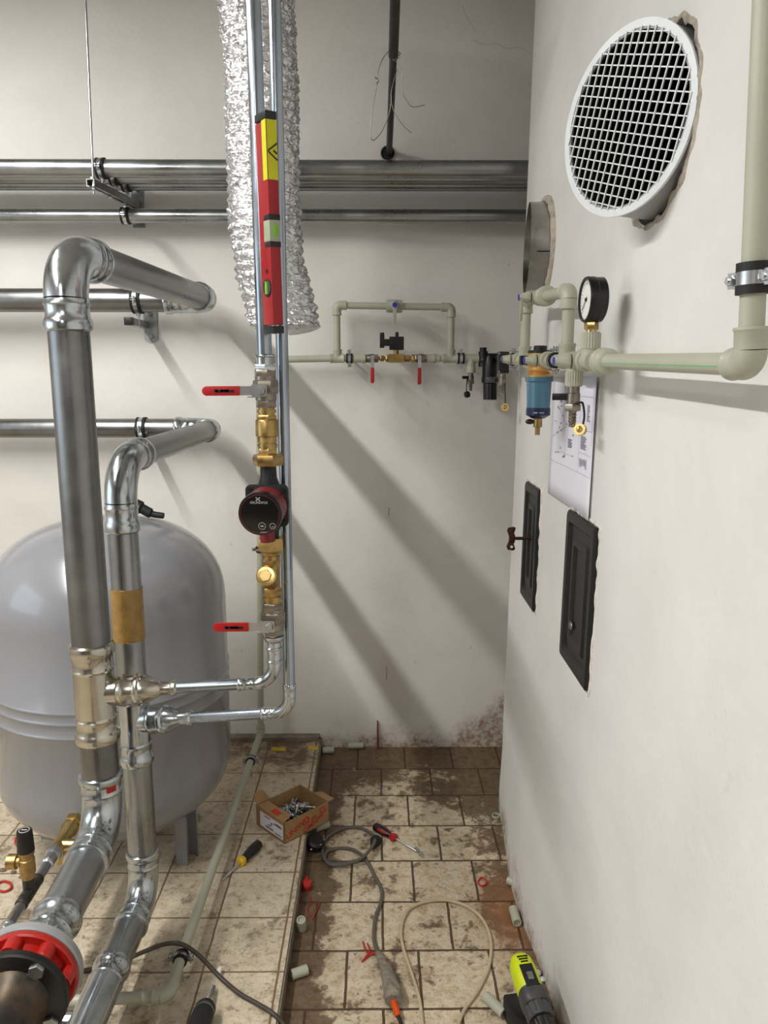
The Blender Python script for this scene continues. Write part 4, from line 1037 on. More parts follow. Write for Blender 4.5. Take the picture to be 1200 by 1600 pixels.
# rough mortar lip around the hole
t2 = MB(); rings = []
for k in range(110):
    a = 2*PI*k/110; e = VU*math.cos(a) + Z_*math.sin(a)
    c = VC + e*(VR + .010 + .010*noise.noise(V((math.cos(a)*5, math.sin(a)*5, 1.0))))
    for it in range(3): c = c + VN*((wall_x(c.y, c.z) + .0005 - c.x)/VN.x)
    r_ = .0035 + .004*noise.noise(V((math.cos(a)*9, math.sin(a)*9, 1.0)))
    rings.append([c + e*(r_*1.6*math.cos(b)) + X_*(r_*.6*math.sin(b)) for b in [2*PI*i/8 for i in range(8)]])
t2.rings(rings, False, True); struct(t2.build('trim_2', PLASTERB))
# stainless stub near the corner
SC2 = V((.441, 2.33, at(835, 382, 2.245).z)); SN = V((-.993, .11, .02)).normalized(); SR = .129
t = thing('duct_stub', 'open stainless duct stub with mortar collar high by the room corner', 'duct', SC2)
wxs = wall_x(2.33, SC2.z)
m = MB(); m.lathe(SC2 + V((.04992, 0, 0)), SN, [(0, SR), (.05491, SR), (.05491, SR - .00125), (.0, SR - .00125)], 64, False); m.build('sheet', STEEL, t)
m = MB(); m.cyl(V((wxs - .00333, SC2.y, SC2.z)), V((wxs - .00083, SC2.y, SC2.z)), SR*.97, seg=48); m.build('dark_opening', DUCTIN, t)
m = MB(); rings = []
for k in range(72):
    a = 2*PI*k/72; c = V((wxs + .00333, SC2.y + (SR + .00666)*math.cos(a), SC2.z + (SR + .00666)*math.sin(a))); e = V((0, math.cos(a), math.sin(a)))
    r_ = .01414 + .00499*noise.noise(V((math.cos(a)*5, math.sin(a)*5, 2.0)))
    rings.append([c + e*(r_*.8*math.cos(b)) + X_*(r_*1.1*math.sin(b)) for b in [2*PI*i/10 for i in range(10)]])
m.rings(rings, False, True); m.build('mortar_collar', PLASTERB, t)
m = MB(); sx_ = V((.0, -.98, -.19)).normalized(); m.box(SC2 + V((.02496, 0, 0)) + sx_*(SR + .00042), (.04992, .00125, .00333), Matrix((X_, sx_, X_.cross(sx_))).transposed()); m.build('seam', CASTBLACK, t)

# ------------------------------------------------------------------ soot doors, key, drawing
def soot_door(label, y0, y1, z0, z1):
    xw = lambda y, z: wall_x(y, z)
    c = V((xw((y0 + y1)/2, (z0 + z1)/2), (y0 + y1)/2, (z0 + z1)/2)); w_, h_ = y1 - y0, z1 - z0
    sl = (wall_x(c.y, z1) - wall_x(c.y, z0))/h_
    def P(u, v, d): return V((c.x + sl*v - d, c.y + u, c.z + v))
    t = thing('soot_door', label, 'hatch', c, 'black soot doors')
    m = MB(); loops = []
    prof = [(0, -.00333), (0, .00832), (.00499, .01165), (.02496, .01165), (.03328, .00416), (.05491, .00416), (.06157, .00915), (.07488, .00915), (.0807, .00333)]
    def rr(ins):
        a, b = w_/2 - ins, h_/2 - ins; r = max(.01165 - ins*.1, .00333); o = []
        for (sx, sy, st) in ((1, 1, 0), (-1, 1, PI/2), (-1, -1, PI), (1, -1, 1.5*PI)):
            for k in range(5):
                an = st + PI/2*k/4; o.append((sx*(a - r) + r*math.cos(an), sy*(b - r) + r*math.sin(an)))
        return o
    for ins, d in prof:
        ins = min(ins, w_/2 - .00998); loops.append([P(u, v, d) for u, v in rr(ins)])
    m.rings(loops); m.build('panel', BLKDOOR, t, sharp=25)
    m = MB(); rings = []
    n = 160; per = 2*(w_ + h_)
    for k in range(n):
        s = per*k/n
        if s < w_: u, v, e = -w_/2 + s, -h_/2, V((0, 0, -1))
        elif s < w_ + h_: u, v, e = w_/2, -h_/2 + s - w_, V((0, 1, 0))
        elif s < 2*w_ + h_: u, v, e = w_/2 - (s - w_ - h_), h_/2, V((0, 0, 1))
        else: u, v, e = -w_/2, h_/2 - (s - 2*w_ - h_), V((0, -1, 0))
        r_ = .00499 + .00416*noise.noise(V((u*40, v*40, 3.3))); c_ = P(u, v, -.00083) + e*.00416
        rings.append([c_ + e*r_*math.cos(b) - X_*(abs(r_)*.9*math.sin(b)) for b in [2*PI*i/8 for i in range(8)]])
    m.rings(rings, False, True); m.build('chipped_edge', CHIP, t)
    return t, P
tA_, PA = soot_door('black metal soot door below the drawing, with small keyhole plate', 1.610, 1.857, .908, 1.281)
m = MB(); m.lathe(PA(.03328, -.083, .00832), -X_, [(0, .01082), (.0025, .00998), (.00333, .00666)], 24); m.build('keyhole_plate', ZINCD, tA_)
tB_, PB_ = soot_door('black metal soot door near the corner, with a rusty key in it', 2.196, 2.401, .909, 1.277)
ko = PB_(.01664, .01664, .00499)
t = thing('square_key', 'rusty square key sticking out of the soot door near the corner', 'key', ko)
m = MB(); m.cyl(ko, ko - X_*.04576, .00499, seg=14); m.build('shank', RUSTKEY, t)
kb = ko - X_*.04576; kp = [(.0, .00998), (-.00333, .01664), (.00166, .03328), (-.00499, .03661), (-.02163, .03328), (-.02496, .02496), (-.0183, .00666), (-.0183, -.00666), (-.02496, -.02496), (-.02163, -.03494), (-.00499, -.03827), (.00166, -.03328), (-.00333, -.01664), (0, -.00998)]
m = MB(); m.prism([kb + V((a*1.0, .00333, b)) for a, b in kp], V((0, -.00666, 0))); m.build('bow', RUSTKEY, t, bevel=.00083)
m = MB(); m.cyl(kb + V((-.00998, .00383, -.02579)), kb + V((-.00998, -.00383, -.02579)), .00416, seg=16); m.build('bow_hole', WHITEP, t)

py0, py1, pz0, pz1 = 1.681, 2.105, 1.283, 1.60
def PP(u, v, d=.00333): 
    y = py1 - (py1 - py0)*u; z = pz0 + (pz1 - pz0)*v
    return V((wall_x(y, z) - d - .00499*max(0, u - .8)*5*.6, y, z))
t = thing('drawing_sheet', 'white sheet with a printed plan taped on the right wall under the manifold', 'paper', PP(.5, 0))
m = MB(); gr_ = [[m.bm.verts.new(PP(i/12, j/8)) for j in range(9)] for i in range(13)]
for i in range(12):
    for j in range(8): m.bm.faces.new((gr_[i][j], gr_[i+1][j], gr_[i+1][j+1], gr_[i][j+1]))
sh = m.build('sheet', PAPER, t); sm_ = sh.modifiers.new('s', 'SOLIDIFY'); sm_.thickness = .0005
def line(m, u0, v0, u1, v1, wd=.00133):
    n = max(1, int(abs(u1 - u0)*12) + 1)
    for i in range(n):
        a = PP(u0 + (u1 - u0)*i/n, v0 + (v1 - v0)*i/n, .00466); b = PP(u0 + (u1 - u0)*(i+1)/n, v0 + (v1 - v0)*(i+1)/n, .00466)
        d = (b - a); 
        if d.length < 1e-6: continue
        e = V((1, 0, 0)).cross(d).normalized()*wd/2
        m.bm.faces.new([m.bm.verts.new(q) for q in (a - e, a + e, b + e, b - e)])
m = MB()
for seg_ in ((.01664, .30, .97, .30), (.97, .30, .97, .86), (.01664, .86, .97, .86), (.70, .30, .70, .86), (.70, .62, .97, .62), (.70, .45, .97, .45)): line(m, *seg_, .001)
for k in range(9): line(m, .0416 + .04992*k, .36 + .01664*(k % 3), .0416 + .04992*k, .78 - .02496*(k % 2), .00075)
line(m, .0416, .50, .42, .62, .00116); line(m, .42, .62, .20, .75, .00116); line(m, .3, .4, .6, .4, .00083)
m.build('plan_lines', INKL, sh)
m = MB(); rnd_ = random.Random(3)
for k in range(11): line(m, .84, .80 - .01082*k, .84 + .0416 + .03328*rnd_.random(), .80 - .01082*k, .00183)
for k in range(9): line(m, .74, .57 - .01082*k, .74 + .06656 + .06656*rnd_.random(), .57 - .01082*k, .00216)
for k in range(10): line(m, .73 + .01664*k, .42 - .01664*rnd_.random(), .735 + .01664*k, .34 + .02496*rnd_.random(), .00216)
for k in range(26):
    u, v = .06656 + .5*rnd_.random(), .36 + .46*rnd_.random(); line(m, u, v, u + .02496 + .01664*rnd_.random(), v, .0025)
for k in range(6): line(m, .46, .52 - .01165*k, .52 + .04992*rnd_.random(), .52 - .01165*k, .0025)
m.build('plan_writing', INK, sh)

# ------------------------------------------------------------------ slanting steel rod, wire
ro = at(608, 239, DB - .004); rj = at(614.5, 88, 2.42); rt_ = at(619, -50, 2.2)
t = thing('steel_pole', 'dark thin steel pole coming from above into a hole over the wall pipes', 'pole', ro)
m = MB(); m.tube([ro + (ro - rj).normalized()*0.0, rj + (rt_ - rj)*.02], .0115, 20); m.build('lower_tube', DARKPIPE, t)
m = MB(); m.tube([rj, rt_], .0142, 20); m.build('upper_tube', DARKPIPE, t)
ho = at(606, 240, DB)
t = thing('wall_sleeve', 'dark round hole with pale rim in the back wall around the pole foot', 'hole', ho)
m = MB(); m.band(ho - Y_*.003, Y_, .026, .003, .008, 32); m.build('rim', ZINCD, t)
m = MB(); m.cyl(ho - Y_*.0005, ho - Y_*.002, .0262, seg=32); m.build('dark_opening', DUCTIN, t)
wy = 2.40
W_ = lambda *p: [at(x, y, wy) for x, y in p]
t = thing('binding_wire', 'thin tangled wire looped around the dark steel pole', 'wire', at(612, 76, wy))
for i, w_p in enumerate((W_((611, 76), (598, 92), (591, 112), (590, 124), (588, 140), (583, 165), (580, 195), (579, 213), (582, 219), (588, 216), (598, 203), (608, 178), (611, 160)),
            W_((624, 82), (624, 90), (614, 93), (620, 97), (621, 108), (617, 120), (612, 140), (611.5, 158), (615, 172), (622, 185), (632, 198), (643, 208)),
            W_((622, 93), (629, 116), (628, 142), (636, 158), (645, 167), (664, 164)))):
    m = MB(); m.tube(spline(w_p, 6), .0011 if i else .0013, 6); m.build('strand', WIRE, t)
m = MB(); m.tube(spline(W_((586, 121), (589, 123), (591, 127), (588, 131)), 4), .0022, 6); m.torus(at(617, 84, 2.42), Z_, .0155, .0016, 20, 6); m.build('knot', WIRE, t)
# ------------------------------------------------------------------ things lying on the floor
def fp(x, y, z=0.0): return atz(x, y, z)
def sleeve(label, c, d, L, r=.0135, hole=.0095, grp='plastic pipe offcuts'):
    d = V(d).normalized(); c = V(c); a = c - d*L/2
    m = MB(); m.lathe(a, d, [(.006, hole), (0, hole), (0, r - .001), (.001, r), (L - .001, r), (L, r - .001), (L, hole), (L - .006, hole)], 32, False)
    m.lathe(a, d, [(.006, 0.0005), (.006, hole)], 24, False); m.lathe(a, d, [(L - .006, hole), (L - .006, .0005)], 24, False)
    return tag(m.build('pipe_offcut', PPR, None, loc=c), label, 'pipe offcut', grp)
fl_ = lambda x, y, r=.0135: fp(x, y, r)
sleeve('short grey plastic offcut on the rusty stain, nearest to the red ring', fl_(801, 1378), (.8, -.55, 0), .034)
sleeve('grey plastic offcut standing on the orange stain by the right wall', fl_(805, 1431), (.02, -1, .0), .062)
sleeve('longest grey plastic offcut beside the lime drill', fl_(773, 1570), (.55, -.8, 0), .070, .0135)
sleeve('grey plastic offcut upright against the platform edge', V((fp(471, 1445, .02).x, fp(471, 1445, .02).y, .0225)), (0, -.35, 1), .042)
sleeve('grey plastic offcut lying by the platform edge, lowest on the left', fl_(468, 1519), (-.9, -.42, 0), .045)
sleeve('grey plastic offcut touching the corner of platform and back wall', fl_(513, 1172), (1, .05, 0), .050)
sleeve('grey plastic offcut against the foot of the back wall with a notch', fl_(556, 1165), (1, .03, 0), .068)
sleeve('grey plastic offcut leaning behind the black plug by the carton', fl_(503, 1291), (.8, .5, .0), .055)
m = MB(); m.lathe(fp(775, 1276, .001), Z_, [(0, .0125), (0, .0155), (.008, .0155), (.008, .0125)], 32, False); m.lathe(fp(775, 1276, .001), Z_, [(.008, .0125), (0, .0125)], 32, False); tag(m.build('pipe_ring', PPR, None, loc=fp(775, 1276, 0)), 'thin grey plastic ring near the right wall', 'ring')
# carton of anchors
PZ = .0505
F0 = fp(445, 1319, PZ); L0 = fp(401, 1288, PZ); R0 = fp(503, 1277, PZ)
a_ = (L0 - F0); b_ = (R0 - F0); la, lb, hh = a_.length, b_.length, .075
a_.normalize(); b_ = (b_ - a_*b_.dot(a_)).normalized()
t = thing('carton', 'open brown cardboard carton with red print, full of metal anchors', 'box', F0 + (a_*la + b_*lb)/2)
th = .003
def quad(m, o, u, v, n): m.prism([o, o + u, o + u + v, o + v], n)
m = MB(); quad(m, F0, a_*la, b_*lb, Z_*th)
quad(m, F0, a_*la, Z_*hh, b_*th); quad(m, F0 + b_*(lb - th), a_*la, Z_*hh, b_*th); quad(m, F0, b_*lb, Z_*hh, a_*th); quad(m, F0 + a_*(la - th), b_*lb, Z_*hh, a_*th)
m.build('tray', CARD, t)
top = F0 + Z_*hh
for o, u, v in ((top + a_*la, -a_*la*.98, (Z_*.35 - b_*-.10 + a_*.12).normalized()*.0),):
    pass
m = MB(); m.prism([top + a_*(la - .004), top + a_*(la - .004) + b_*lb*.30, top + a_*(la + .030) + b_*lb*.26 + Z_*.022, top + a_*(la + .030) + b_*.01 + Z_*.022], Z_*.0025); m.build('flap', CARD, t)
m = MB(); m.prism([top + b_*(lb - .003), top + b_*(lb - .003) + a_*la*.5, top + b_*(lb + .03) + a_*la*.46 - Z_*.006, top + b_*(lb + .03) + a_*.008 - Z_*.006], Z_*.0025); m.build('flap', CARD, t)
m = MB(); m.prism([top + a_*la*.02, top + a_*la*.96, top + a_*la*.9 + b_*.040 + Z_*.004, top + a_*la*.1 + b_*.040 + Z_*.004], Z_*.0025); fl2 = m.build('flap', CARD, t)
m = MB(); m.prism([top + a_*la*.30 + b_*.008 + Z_*.004, top + a_*la*.55 + b_*.008 + Z_*.004, top + a_*la*.55 + b_*.028 + Z_*.006, top + a_*la*.30 + b_*.028 + Z_*.006], Z_*.0006); m.build('red_print', CARDRED, fl2)
m = MB(); lo = F0 + a_*.008 + Z_*.010 - b_*.0006; m.prism([lo, lo + a_*(la*.80), lo + a_*(la*.80) + Z_*.054, lo + Z_*.054], -b_*.0004); lbp = m.build('paper_label', LABELP, t)
m = MB()
for (u0, v0, wd, h_) in ((.05, .006, .30, .004), (.42, .008, .34, .006), (.05, .036, .34, .006), (.50, .020, .15, .004), (.08, .042, .2, .003), (.55, .044, .25, .004), (.45, .028, .08, .008)):
    o = lo + a_*(la*.8*u0) + Z_*v0 - b_*.0006; m.prism([o, o + a_*(la*.8*wd), o + a_*(la*.8*wd) + Z_*h_, o + Z_*h_], -b_*.0003)
m.build('label_print', INK, lbp)
# red print on the long side: slanting words and a round sign
sd0 = F0 - a_*.0008
td = (b_ - a_*0).normalized(); n_side = -a_
uu = (b_*.92 + Z_*.30).normalized(); vv = (Z_*.92 - b_*.30).normalized()
def side_text(s, size, bu, z):
    o = F0 + b_*bu + Z_*z - a_*.0006
    u, v = uu, vv
    if u.cross(v).dot(-a_) < 0: u = -u
    return text(s, size, o, u, v, CARDRED, t, 'red_print')
side_text('UNIWO', .029, .010, .012); side_text('an', .024, lb*.60, .034); side_text('OMNIW', .026, lb*.42, .002)
m = MB(); cs = F0 + b_*lb*.47 + Z_*.045 - a_*.0008; m.torus(cs, a_, .0125, .0022, 28, 6); m.build('round_sign', CARDRED, t)
m = MB(); cs = F0 + b_*lb*.85 + Z_*.056 - a_*.0008; m.torus(cs, a_, .0105, .002, 28, 6); m.build('round_sign', CARDRED, t)
# metal anchors: one built with sleeve, bolt, nut and washer, the others copied
def make_anchor():
    t_ = thing('metal_anchor', 'zinc anchor bolt lying in the open carton', 'anchor', (0, 0, 0), 'anchors heaped in the carton')
    m_ = MB(); m_.lathe(V((-.022, 0, 0)), X_, [(0, .0040), (.004, .0046), (.028, .0046), (.03, .0036)], 14); m_.build('sleeve', ZINCD, t_)
    m_ = MB(); m_.cyl((.006, 0, 0), (.026, 0, 0), .0032, seg=12); m_.cyl((-.028, 0, 0), (-.022, 0, 0), .0044, .0034, seg=12); m_.build('bolt', ZINC, t_)
    m_ = MB(); m_.hexa(V((.012, 0, 0)), V((.017, 0, 0)), .0064); m_.cyl((.0105, 0, 0), (.012, 0, 0), .0075, seg=16); m_.build('nut', ZINC, t_)
    return t_
def dup(root, M, lab=None, grp=None):
    r = root.copy(); COL.objects.link(r); r.matrix_basis = M
    if lab: r['label'] = lab
    if grp: r['group'] = grp
    for ch in root.children:
        c = ch.copy(); COL.objects.link(c); c.parent = r
    return r
anc = make_anchor(); rn = random.Random(11)
def mat_at(p, d, roll=0):
    d = V(d).normalized(); u, w = frame(d); return Matrix.Translation(p) @ Matrix((d, u, w)).transposed().to_4x4() @ Matrix.Rotation(roll, 4, 'X')
k = 0; first = True
for layer, (nn, z) in enumerate(((16, .012), (15, .024), (14, .036), (9, .047))):
    for i in range(nn):
        sh_ = .024 + layer*.004
        p = F0 + a_*(sh_ + (la - 2*sh_)*rn.random()) + b_*(sh_ + .006 + (lb - 2*sh_ - .012)*rn.random()) + Z_*(z + .006*rn.random())
        an = rn.random()*PI; d = V((math.cos(an), math.sin(an), .35*(rn.random() - .5))); M = mat_at(p, d, rn.random())
        if first: anc.matrix_basis = M; first = False
        else: dup(anc, M)
p = F0 + a_*la*.30 + b_*lb*.46 + Z_*.066; dup(anc, mat_at(p, (.25, .35, .9)), 'bright zinc anchor standing up out of the heap in the carton', 'loose anchors')
dup(anc, mat_at(fp(655, 1331, .007), (.45, -.9, 0)), 'single zinc anchor on the floor at the tip of the red screwdriver', 'loose anchors')
# black schuko style plug with screws beside the carton
c = fp(491, 1313, .03); t = thing('black_fitting', 'small black plastic fitting with loose screws wedged beside the carton and platform', 'fitting', V((c.x, c.y, 0)))
m = MB(); m.lathe(V((c.x, c.y, .002)), V((.2, -.25, 1)), [(0, .022), (.012, .030), (.034, .031), (.042, .024), (.043, .012)], 18); m.build('body', BLACK, t)
for dx, dy, dz, d in ((.012, -.03, .03, (1, .2, .2)), (-.008, -.034, .018, (1, .15, .3)), (.032, -.004, .036, (.1, -.2, 1))):
    p = V((c.x + dx, c.y + dy, dz)); d = V(d).normalized(); m = MB(); m.cyl(p, p + d*.016, .0018, seg=8); m.cyl(p - d*.002, p + d*.001, .0038, seg=12); m.build('screw', ZINC, t)

# screwdrivers
def screwdriver(label, tip, end, z, hl, r, grip, accent, cat='screwdriver', sr=.0032):
    a, b = V(tip), V(end); d = (b - a).normalized(); L = (b - a).length
    t = thing('screwdriver', label, cat, (a + b)/2)
    m = MB(); m.lathe(a, d, [(0, sr*.5), (.010, sr), (L - hl + .01, sr)], 14); m.build('shaft', ZINC, t)
    o = b - d*hl
    m = MB(); m.lathe(o, d, [(0, r*.72), (.004, r*.95), (.014, r*.95), (.020, r*.70), (.024, r*.66)], 8, True, .2); m.build('collar', accent, t)
    m = MB(); m.lathe(o + d*.022, d, [(0, r*.66), (.012, r*.72), (hl*.35, r*.95), (hl*.55, r), (hl*.72, r*.9), (hl - .03, r*.62)], 12); m.build('grip', grip, t)
    m = MB(); m.lathe(o + d*(hl - .012), d, [(0, r*.66), (.006, r*.68), (.011, r*.52), (.0125, r*.2)], 12); m.build('end_cap', accent, t)
    return t, o, d
YELL = mat('yellow_handle', (224, 178, 30), .4, 0, .05, 40)
tt, o, d = screwdriver('black and yellow screwdriver lying on the platform beside the plastic pipe', fp(347, 1375, PZ + .006), fp(407, 1316, PZ + .017), PZ, .115, .0175, BLACK, YELL, sr=.0045)
tt, o, d = screwdriver('red and black screwdriver lying on the muddy floor next to the cable coil', fp(651, 1330, .005), fp(584, 1290, .016), 0, .105, .016, BLACK, RED)
n_ = d.cross(Z_).normalized(); m = MB()
for s in (-1, 1): m.ball(o + d*.062 + n_*s*.009 + Z_*.006, .012, 14, (1.0, 1.0, .7)) if False else None
rdv = (d*1.0).normalized(); R = Matrix((rdv, n_, rdv.cross(n_))).transposed()
for s in (-1, 1):
    b = MB(); b.tube([o + d*.034 + n_*s*.0095 + Z_*.006, o + d*.06 + n_*s*.0125 + Z_*.006, o + d*.088 + n_*s*.010 + Z_*.004], [.002, .0055, .003], 12); b.build('grip_inlay', RED, tt)

# cables
def cable(name, label, pts, r, material, cat='cable'):
    m = MB(); m.tube(spline(pts, 8), r, 12); return tag(m.build(name, material, None, loc=pts[0]), label, cat)
def hp(x, y, z): return fp(x, y, z)
pl0 = fp(583, 1318, .020)
t = thing('mains_plug', 'black mains plug at the end of the coiled grey cable', 'plug', V((pl0.x, pl0.y, 0)))
pd_ = (fp(575, 1336, .014) - fp(589, 1311, .02)).normalized()
m = MB(); m.lathe(fp(589, 1311, .021), pd_, [(0, .017), (.004, .019), (.014, .019), (.020, .0165), (.040, .010), (.052, .0065)], 20); m.build('body', RUBBER, t)
for s in (-1, 1):
    q = fp(589, 1311, .021) + pd_.cross(Z_).normalized()*s*.0095; m = MB(); m.cyl(q, q - pd_*.019, .0024, seg=10); m.build('pin', ZINC, t)
cable('power_cable', 'grey mains cable coiled on the muddy floor beside the red screwdriver', [fp(573, 1338, .012), fp(556, 1345, .008), fp(530, 1350, .006), fp(509, 1345, .006), fp(504, 1325, .006), fp(512, 1308, .006), fp(535, 1295, .006), fp(560, 1293, .007), fp(578, 1301, .011), fp(586, 1311, .030), fp(580, 1325, .032), fp(566, 1340, .026), fp(545, 1349, .016), fp(520, 1352, .014), fp(508, 1343, .012), fp(510, 1332, .008), fp(525, 1326, .006), fp(545, 1326, .006), fp(560, 1332, .010), fp(572, 1344, .012), fp(584, 1366, .006), fp(596, 1390, .006), fp(595, 1410, .006), fp(587, 1432, .006), fp(584, 1462, .006), fp(587, 1480, .008), fp(593, 1494, .012)], .0055, CABLEG)
bp = [fp(592, 1489, .014), fp(598, 1503, .02), fp(604, 1518, .024), fp(609, 1533, .026), fp(613, 1548, .027), fp(614, 1564, .026)]
m = MB(); pp2 = spline(bp, 8); rings = []
for i, p in enumerate(pp2):
    s = i/(len(pp2) - 1); r = .010 + .016*s**.8 if s < .9 else .026 - .05*(s - .9)
    rings.append([p + V((math.cos(a)*(r + .004*noise.noise(V((math.cos(a)*2, math.sin(a)*2, s*9)))), 0, math.sin(a)*(r*.8 + .005*noise.noise(V((math.cos(a)*2, math.sin(a)*2, s*9 + 4)))))) for a in [2*PI*k/24 for k in range(24)]])
m.rings(rings); t = thing('taped_joint', 'cable joint wrapped in dirty grey tape with an orange boot', 'cable joint', V((bp[3].x, bp[3].y, 0)))
m.build('tape_bundle', CLOTH, t, sharp=60)
o1, o2 = fp(614, 1562, .022), fp(622, 1588, .016); od = (o2 - o1).normalized(); OL = (o2 - o1).length
pr = []
for k in range(9): pr += [(OL*k/9, .0095 - .0002*k), (OL*(k + .6)/9, .0095 - .0002*k), (OL*(k + .65)/9, .0078 - .0002*k), (OL*(k + .95)/9, .0078 - .0002*k)]
m = MB(); m.lathe(o1, od, pr, 18); m.build('orange_boot', ORANGE, t)
m = MB(); m.tube(spline([o2, fp(626, 1598, .01), fp(634, 1640, .006)], 6), .0052, 12); m.build('cable_tail', RUBBER, t)
cable('power_cable', 'beige cable lying in a wide loop on the floor tiles', [fp(662, 1640, .005), fp(660, 1600, .005), fp(655, 1560, .005), fp(643, 1520, .005), fp(630, 1480, .005), fp(627, 1450, .006), fp(638, 1422, .007), fp(665, 1409, .007), fp(700, 1407, .007), fp(733, 1418, .007), fp(755, 1438, .006), fp(767, 1470, .005), fp(764, 1510, .005), fp(747, 1548, .005), fp(722, 1585, .005), fp(706, 1640, .005)], .0048, CABLEW)
cable('power_cable', 'dark brown cable running over the plastic floor pipe and off the platform', [fp(112, 1520, PZ + .006), fp(150, 1513, PZ + .006), fp(190, 1502, PZ + .008), fp(225, 1487, .10), fp(258, 1475, .142), fp(285, 1476, .146), fp(312, 1494, .11), fp(345, 1528, .066), fp(375, 1553, PZ + .007), fp(405, 1570, PZ + .007), fp(428, 1585, PZ + .006), fp(445, 1605, .035), fp(456, 1640, .008)], .0058, CABLEB)
# drill bit and chuck at the lower edge of the platform
b0, b1 = fp(334, 1542, PZ + .012), fp(321, 1576, PZ + .030); dd = (b1 - b0).normalized()
t = thing('hammer_drill', 'dark drill chuck with a dusty spiral bit at the lower edge, on the platform', 'drill', V((b1.x, b1.y, PZ)))
m = MB(); L = (b1 - b0).length; u, w = frame(dd); rings = []
for i in range(60):
    s = i/59; ro_ = s*9*2*PI*.5
    rings.append([b0 + dd*L*s + (u*math.cos(a) + w*math.sin(a))*(.0058 if k % 5 else .0036) for k, a in enumerate([2*PI*j/10 + ro_ for j in range(10)])])
m.rings(rings); m.build('spiral_bit', ZINCD, t)
m = MB(); m.lathe(b1 - dd*.012, dd, [(0, .008), (.003, .021), (.012, .025), (.020, .025), (.022, .0225), (.032, .0225), (.034, .026), (.10, .028), (.30, .032)], 36); m.build('chuck', RUBBER, t)
m = MB(); m.band(b1 + dd*.014, dd, .0228, .0015, .005, 36); m.build('ring', ZINCD, t)
m = MB(); wp = fp(340, 1522, PZ + .010); m.lathe(wp, V((.2, .9, .15)), [(0, .0075), (.012, .0075), (.018, .005)], 14); tag(m.build('wall_plug', WHITEP, None, loc=wp), 'pale wall plug lying by the dark cable and the spiral bit', 'wall plug')
# lime drill by the right wall
zt_ = .185
h0 = fp(812, 1503, zt_ - .02); h1 = fp(838, 1560, zt_ - .02); ax = V(((h1 - h0).x, (h1 - h0).y, -.02)).normalized()
t = thing('cordless_drill', 'lime green and black cordless drill standing by the foot of the right wall', 'drill', V((h0.x, h0.y - .05, 0)))
rz = .030
sd2 = ax.cross(Z_).normalized(); upv = sd2.cross(ax).normalized()
def dring(s, w_, h_, p=2.6, n=32, dz=0):
    o = h0 + ax*s + upv*dz; r_ = []
    for k in range(n):
        a = 2*PI*k/n; ca, sa = math.cos(a), math.sin(a)
        r_.append(o + sd2*w_*math.copysign(abs(ca)**(2/p), ca) + upv*h_*math.copysign(abs(sa)**(2/p), sa))
    return r_
m = MB(); m.rings([dring(-.012, .012, .014), dring(-.006, .022, .024), dring(.006, .028, .030), (dring(.03, .031, .033)), dring(.085, .031, .033), dring(.092, .028, .030)]); m.build('motor_body', LIME, t, sharp=50)
m = MB(); m.rings([dring(.085, .0322, .0335), dring(.10, .0335, .034), dring(.118, .0335, .034), dring(.122, .030, .031)]); m.build('gear_collar', TOOLGREY, t, sharp=40)
m = MB(); R = Matrix((ax, sd2, upv)).transposed(); m.box(h0 + ax*.062 + upv*.0325, (.058, .032, .003), R); tp_ = m.build('top_panel', RUBBER, t, bevel=.001)
m = MB(); m.box(h0 + ax*.068 + upv*.0355, (.020, .014, .005), R); m.build('gear_switch', ZINCD, tp_)
m = MB()
for k in range(3): m.box(h0 + ax*(.010 + .008*k) + upv*(.0305 + .001*k), (.003, .026 - .004*k, .004), R)
m.build('vent_slots', RUBBER, t)
m = MB()
nn = 40; rings = []
for s, r_ in ((.12, .029), (.124, .0325), (.150, .0325), (.154, .030)):
    o = h0 + ax*s; rings.append([o + (sd2*math.cos(2*PI*k/nn) + upv*math.sin(2*PI*k/nn))*(r_ if k % 4 else r_*.95) for k in range(nn)])
m.rings(rings); m.build('torque_ring', TOOLGREY, t, sharp=25)
m = MB(); rings = []
for s, r_ in ((.154, .024), (.158, .0265), (.20, .0255), (.215, .018), (.22, .012)):
    o = h0 + ax*s; rings.append([o + (sd2*math.cos(2*PI*k/nn) + upv*math.sin(2*PI*k/nn))*(r_ if k % 5 else r_*.93) for k in range(nn)])
m.rings(rings); m.build('chuck', BLACK, t, sharp=25)
hd0 = h0 + ax*.045 - upv*.02; hdv = (V((0, 0, -1)) - ax*.10).normalized()
m = MB(); hl_ = hd0.z - .055
rings = []
for s, w_, dpt in ((0, .019, .030), (.03, .017, .024), (hl_*.6, .018, .024), (hl_, .024, .032)):
    o = hd0 + hdv*s; rings.append([o + sd2*w_*math.cos(a) + ax*dpt*math.sin(a) for a in [2*PI*k/24 for k in range(24)]])
m.rings(rings); m.build('handle', RUBBER, t)
m = MB(); ba = V((hd0.x, hd0.y, .0)) + hdv*0; R3 = Matrix((V((ax.x, ax.y, 0)).normalized(), V((sd2.x, sd2.y, 0)).normalized(), Z_)).transposed()
m.box(V((hd0.x, hd0.y, .029)) - V((ax.x, ax.y, 0))*.012, (.105, .066, .058), R3); m.build('battery', RUBBER, t, bevel=.006)
m = MB(); m.box(V((hd0.x, hd0.y, .045)) - V((ax.x, ax.y, 0))*.0 - V((sd2.x, sd2.y, 0))*.033, (.07, .004, .006), R3); m.build('lime_stripe', LIME, t)

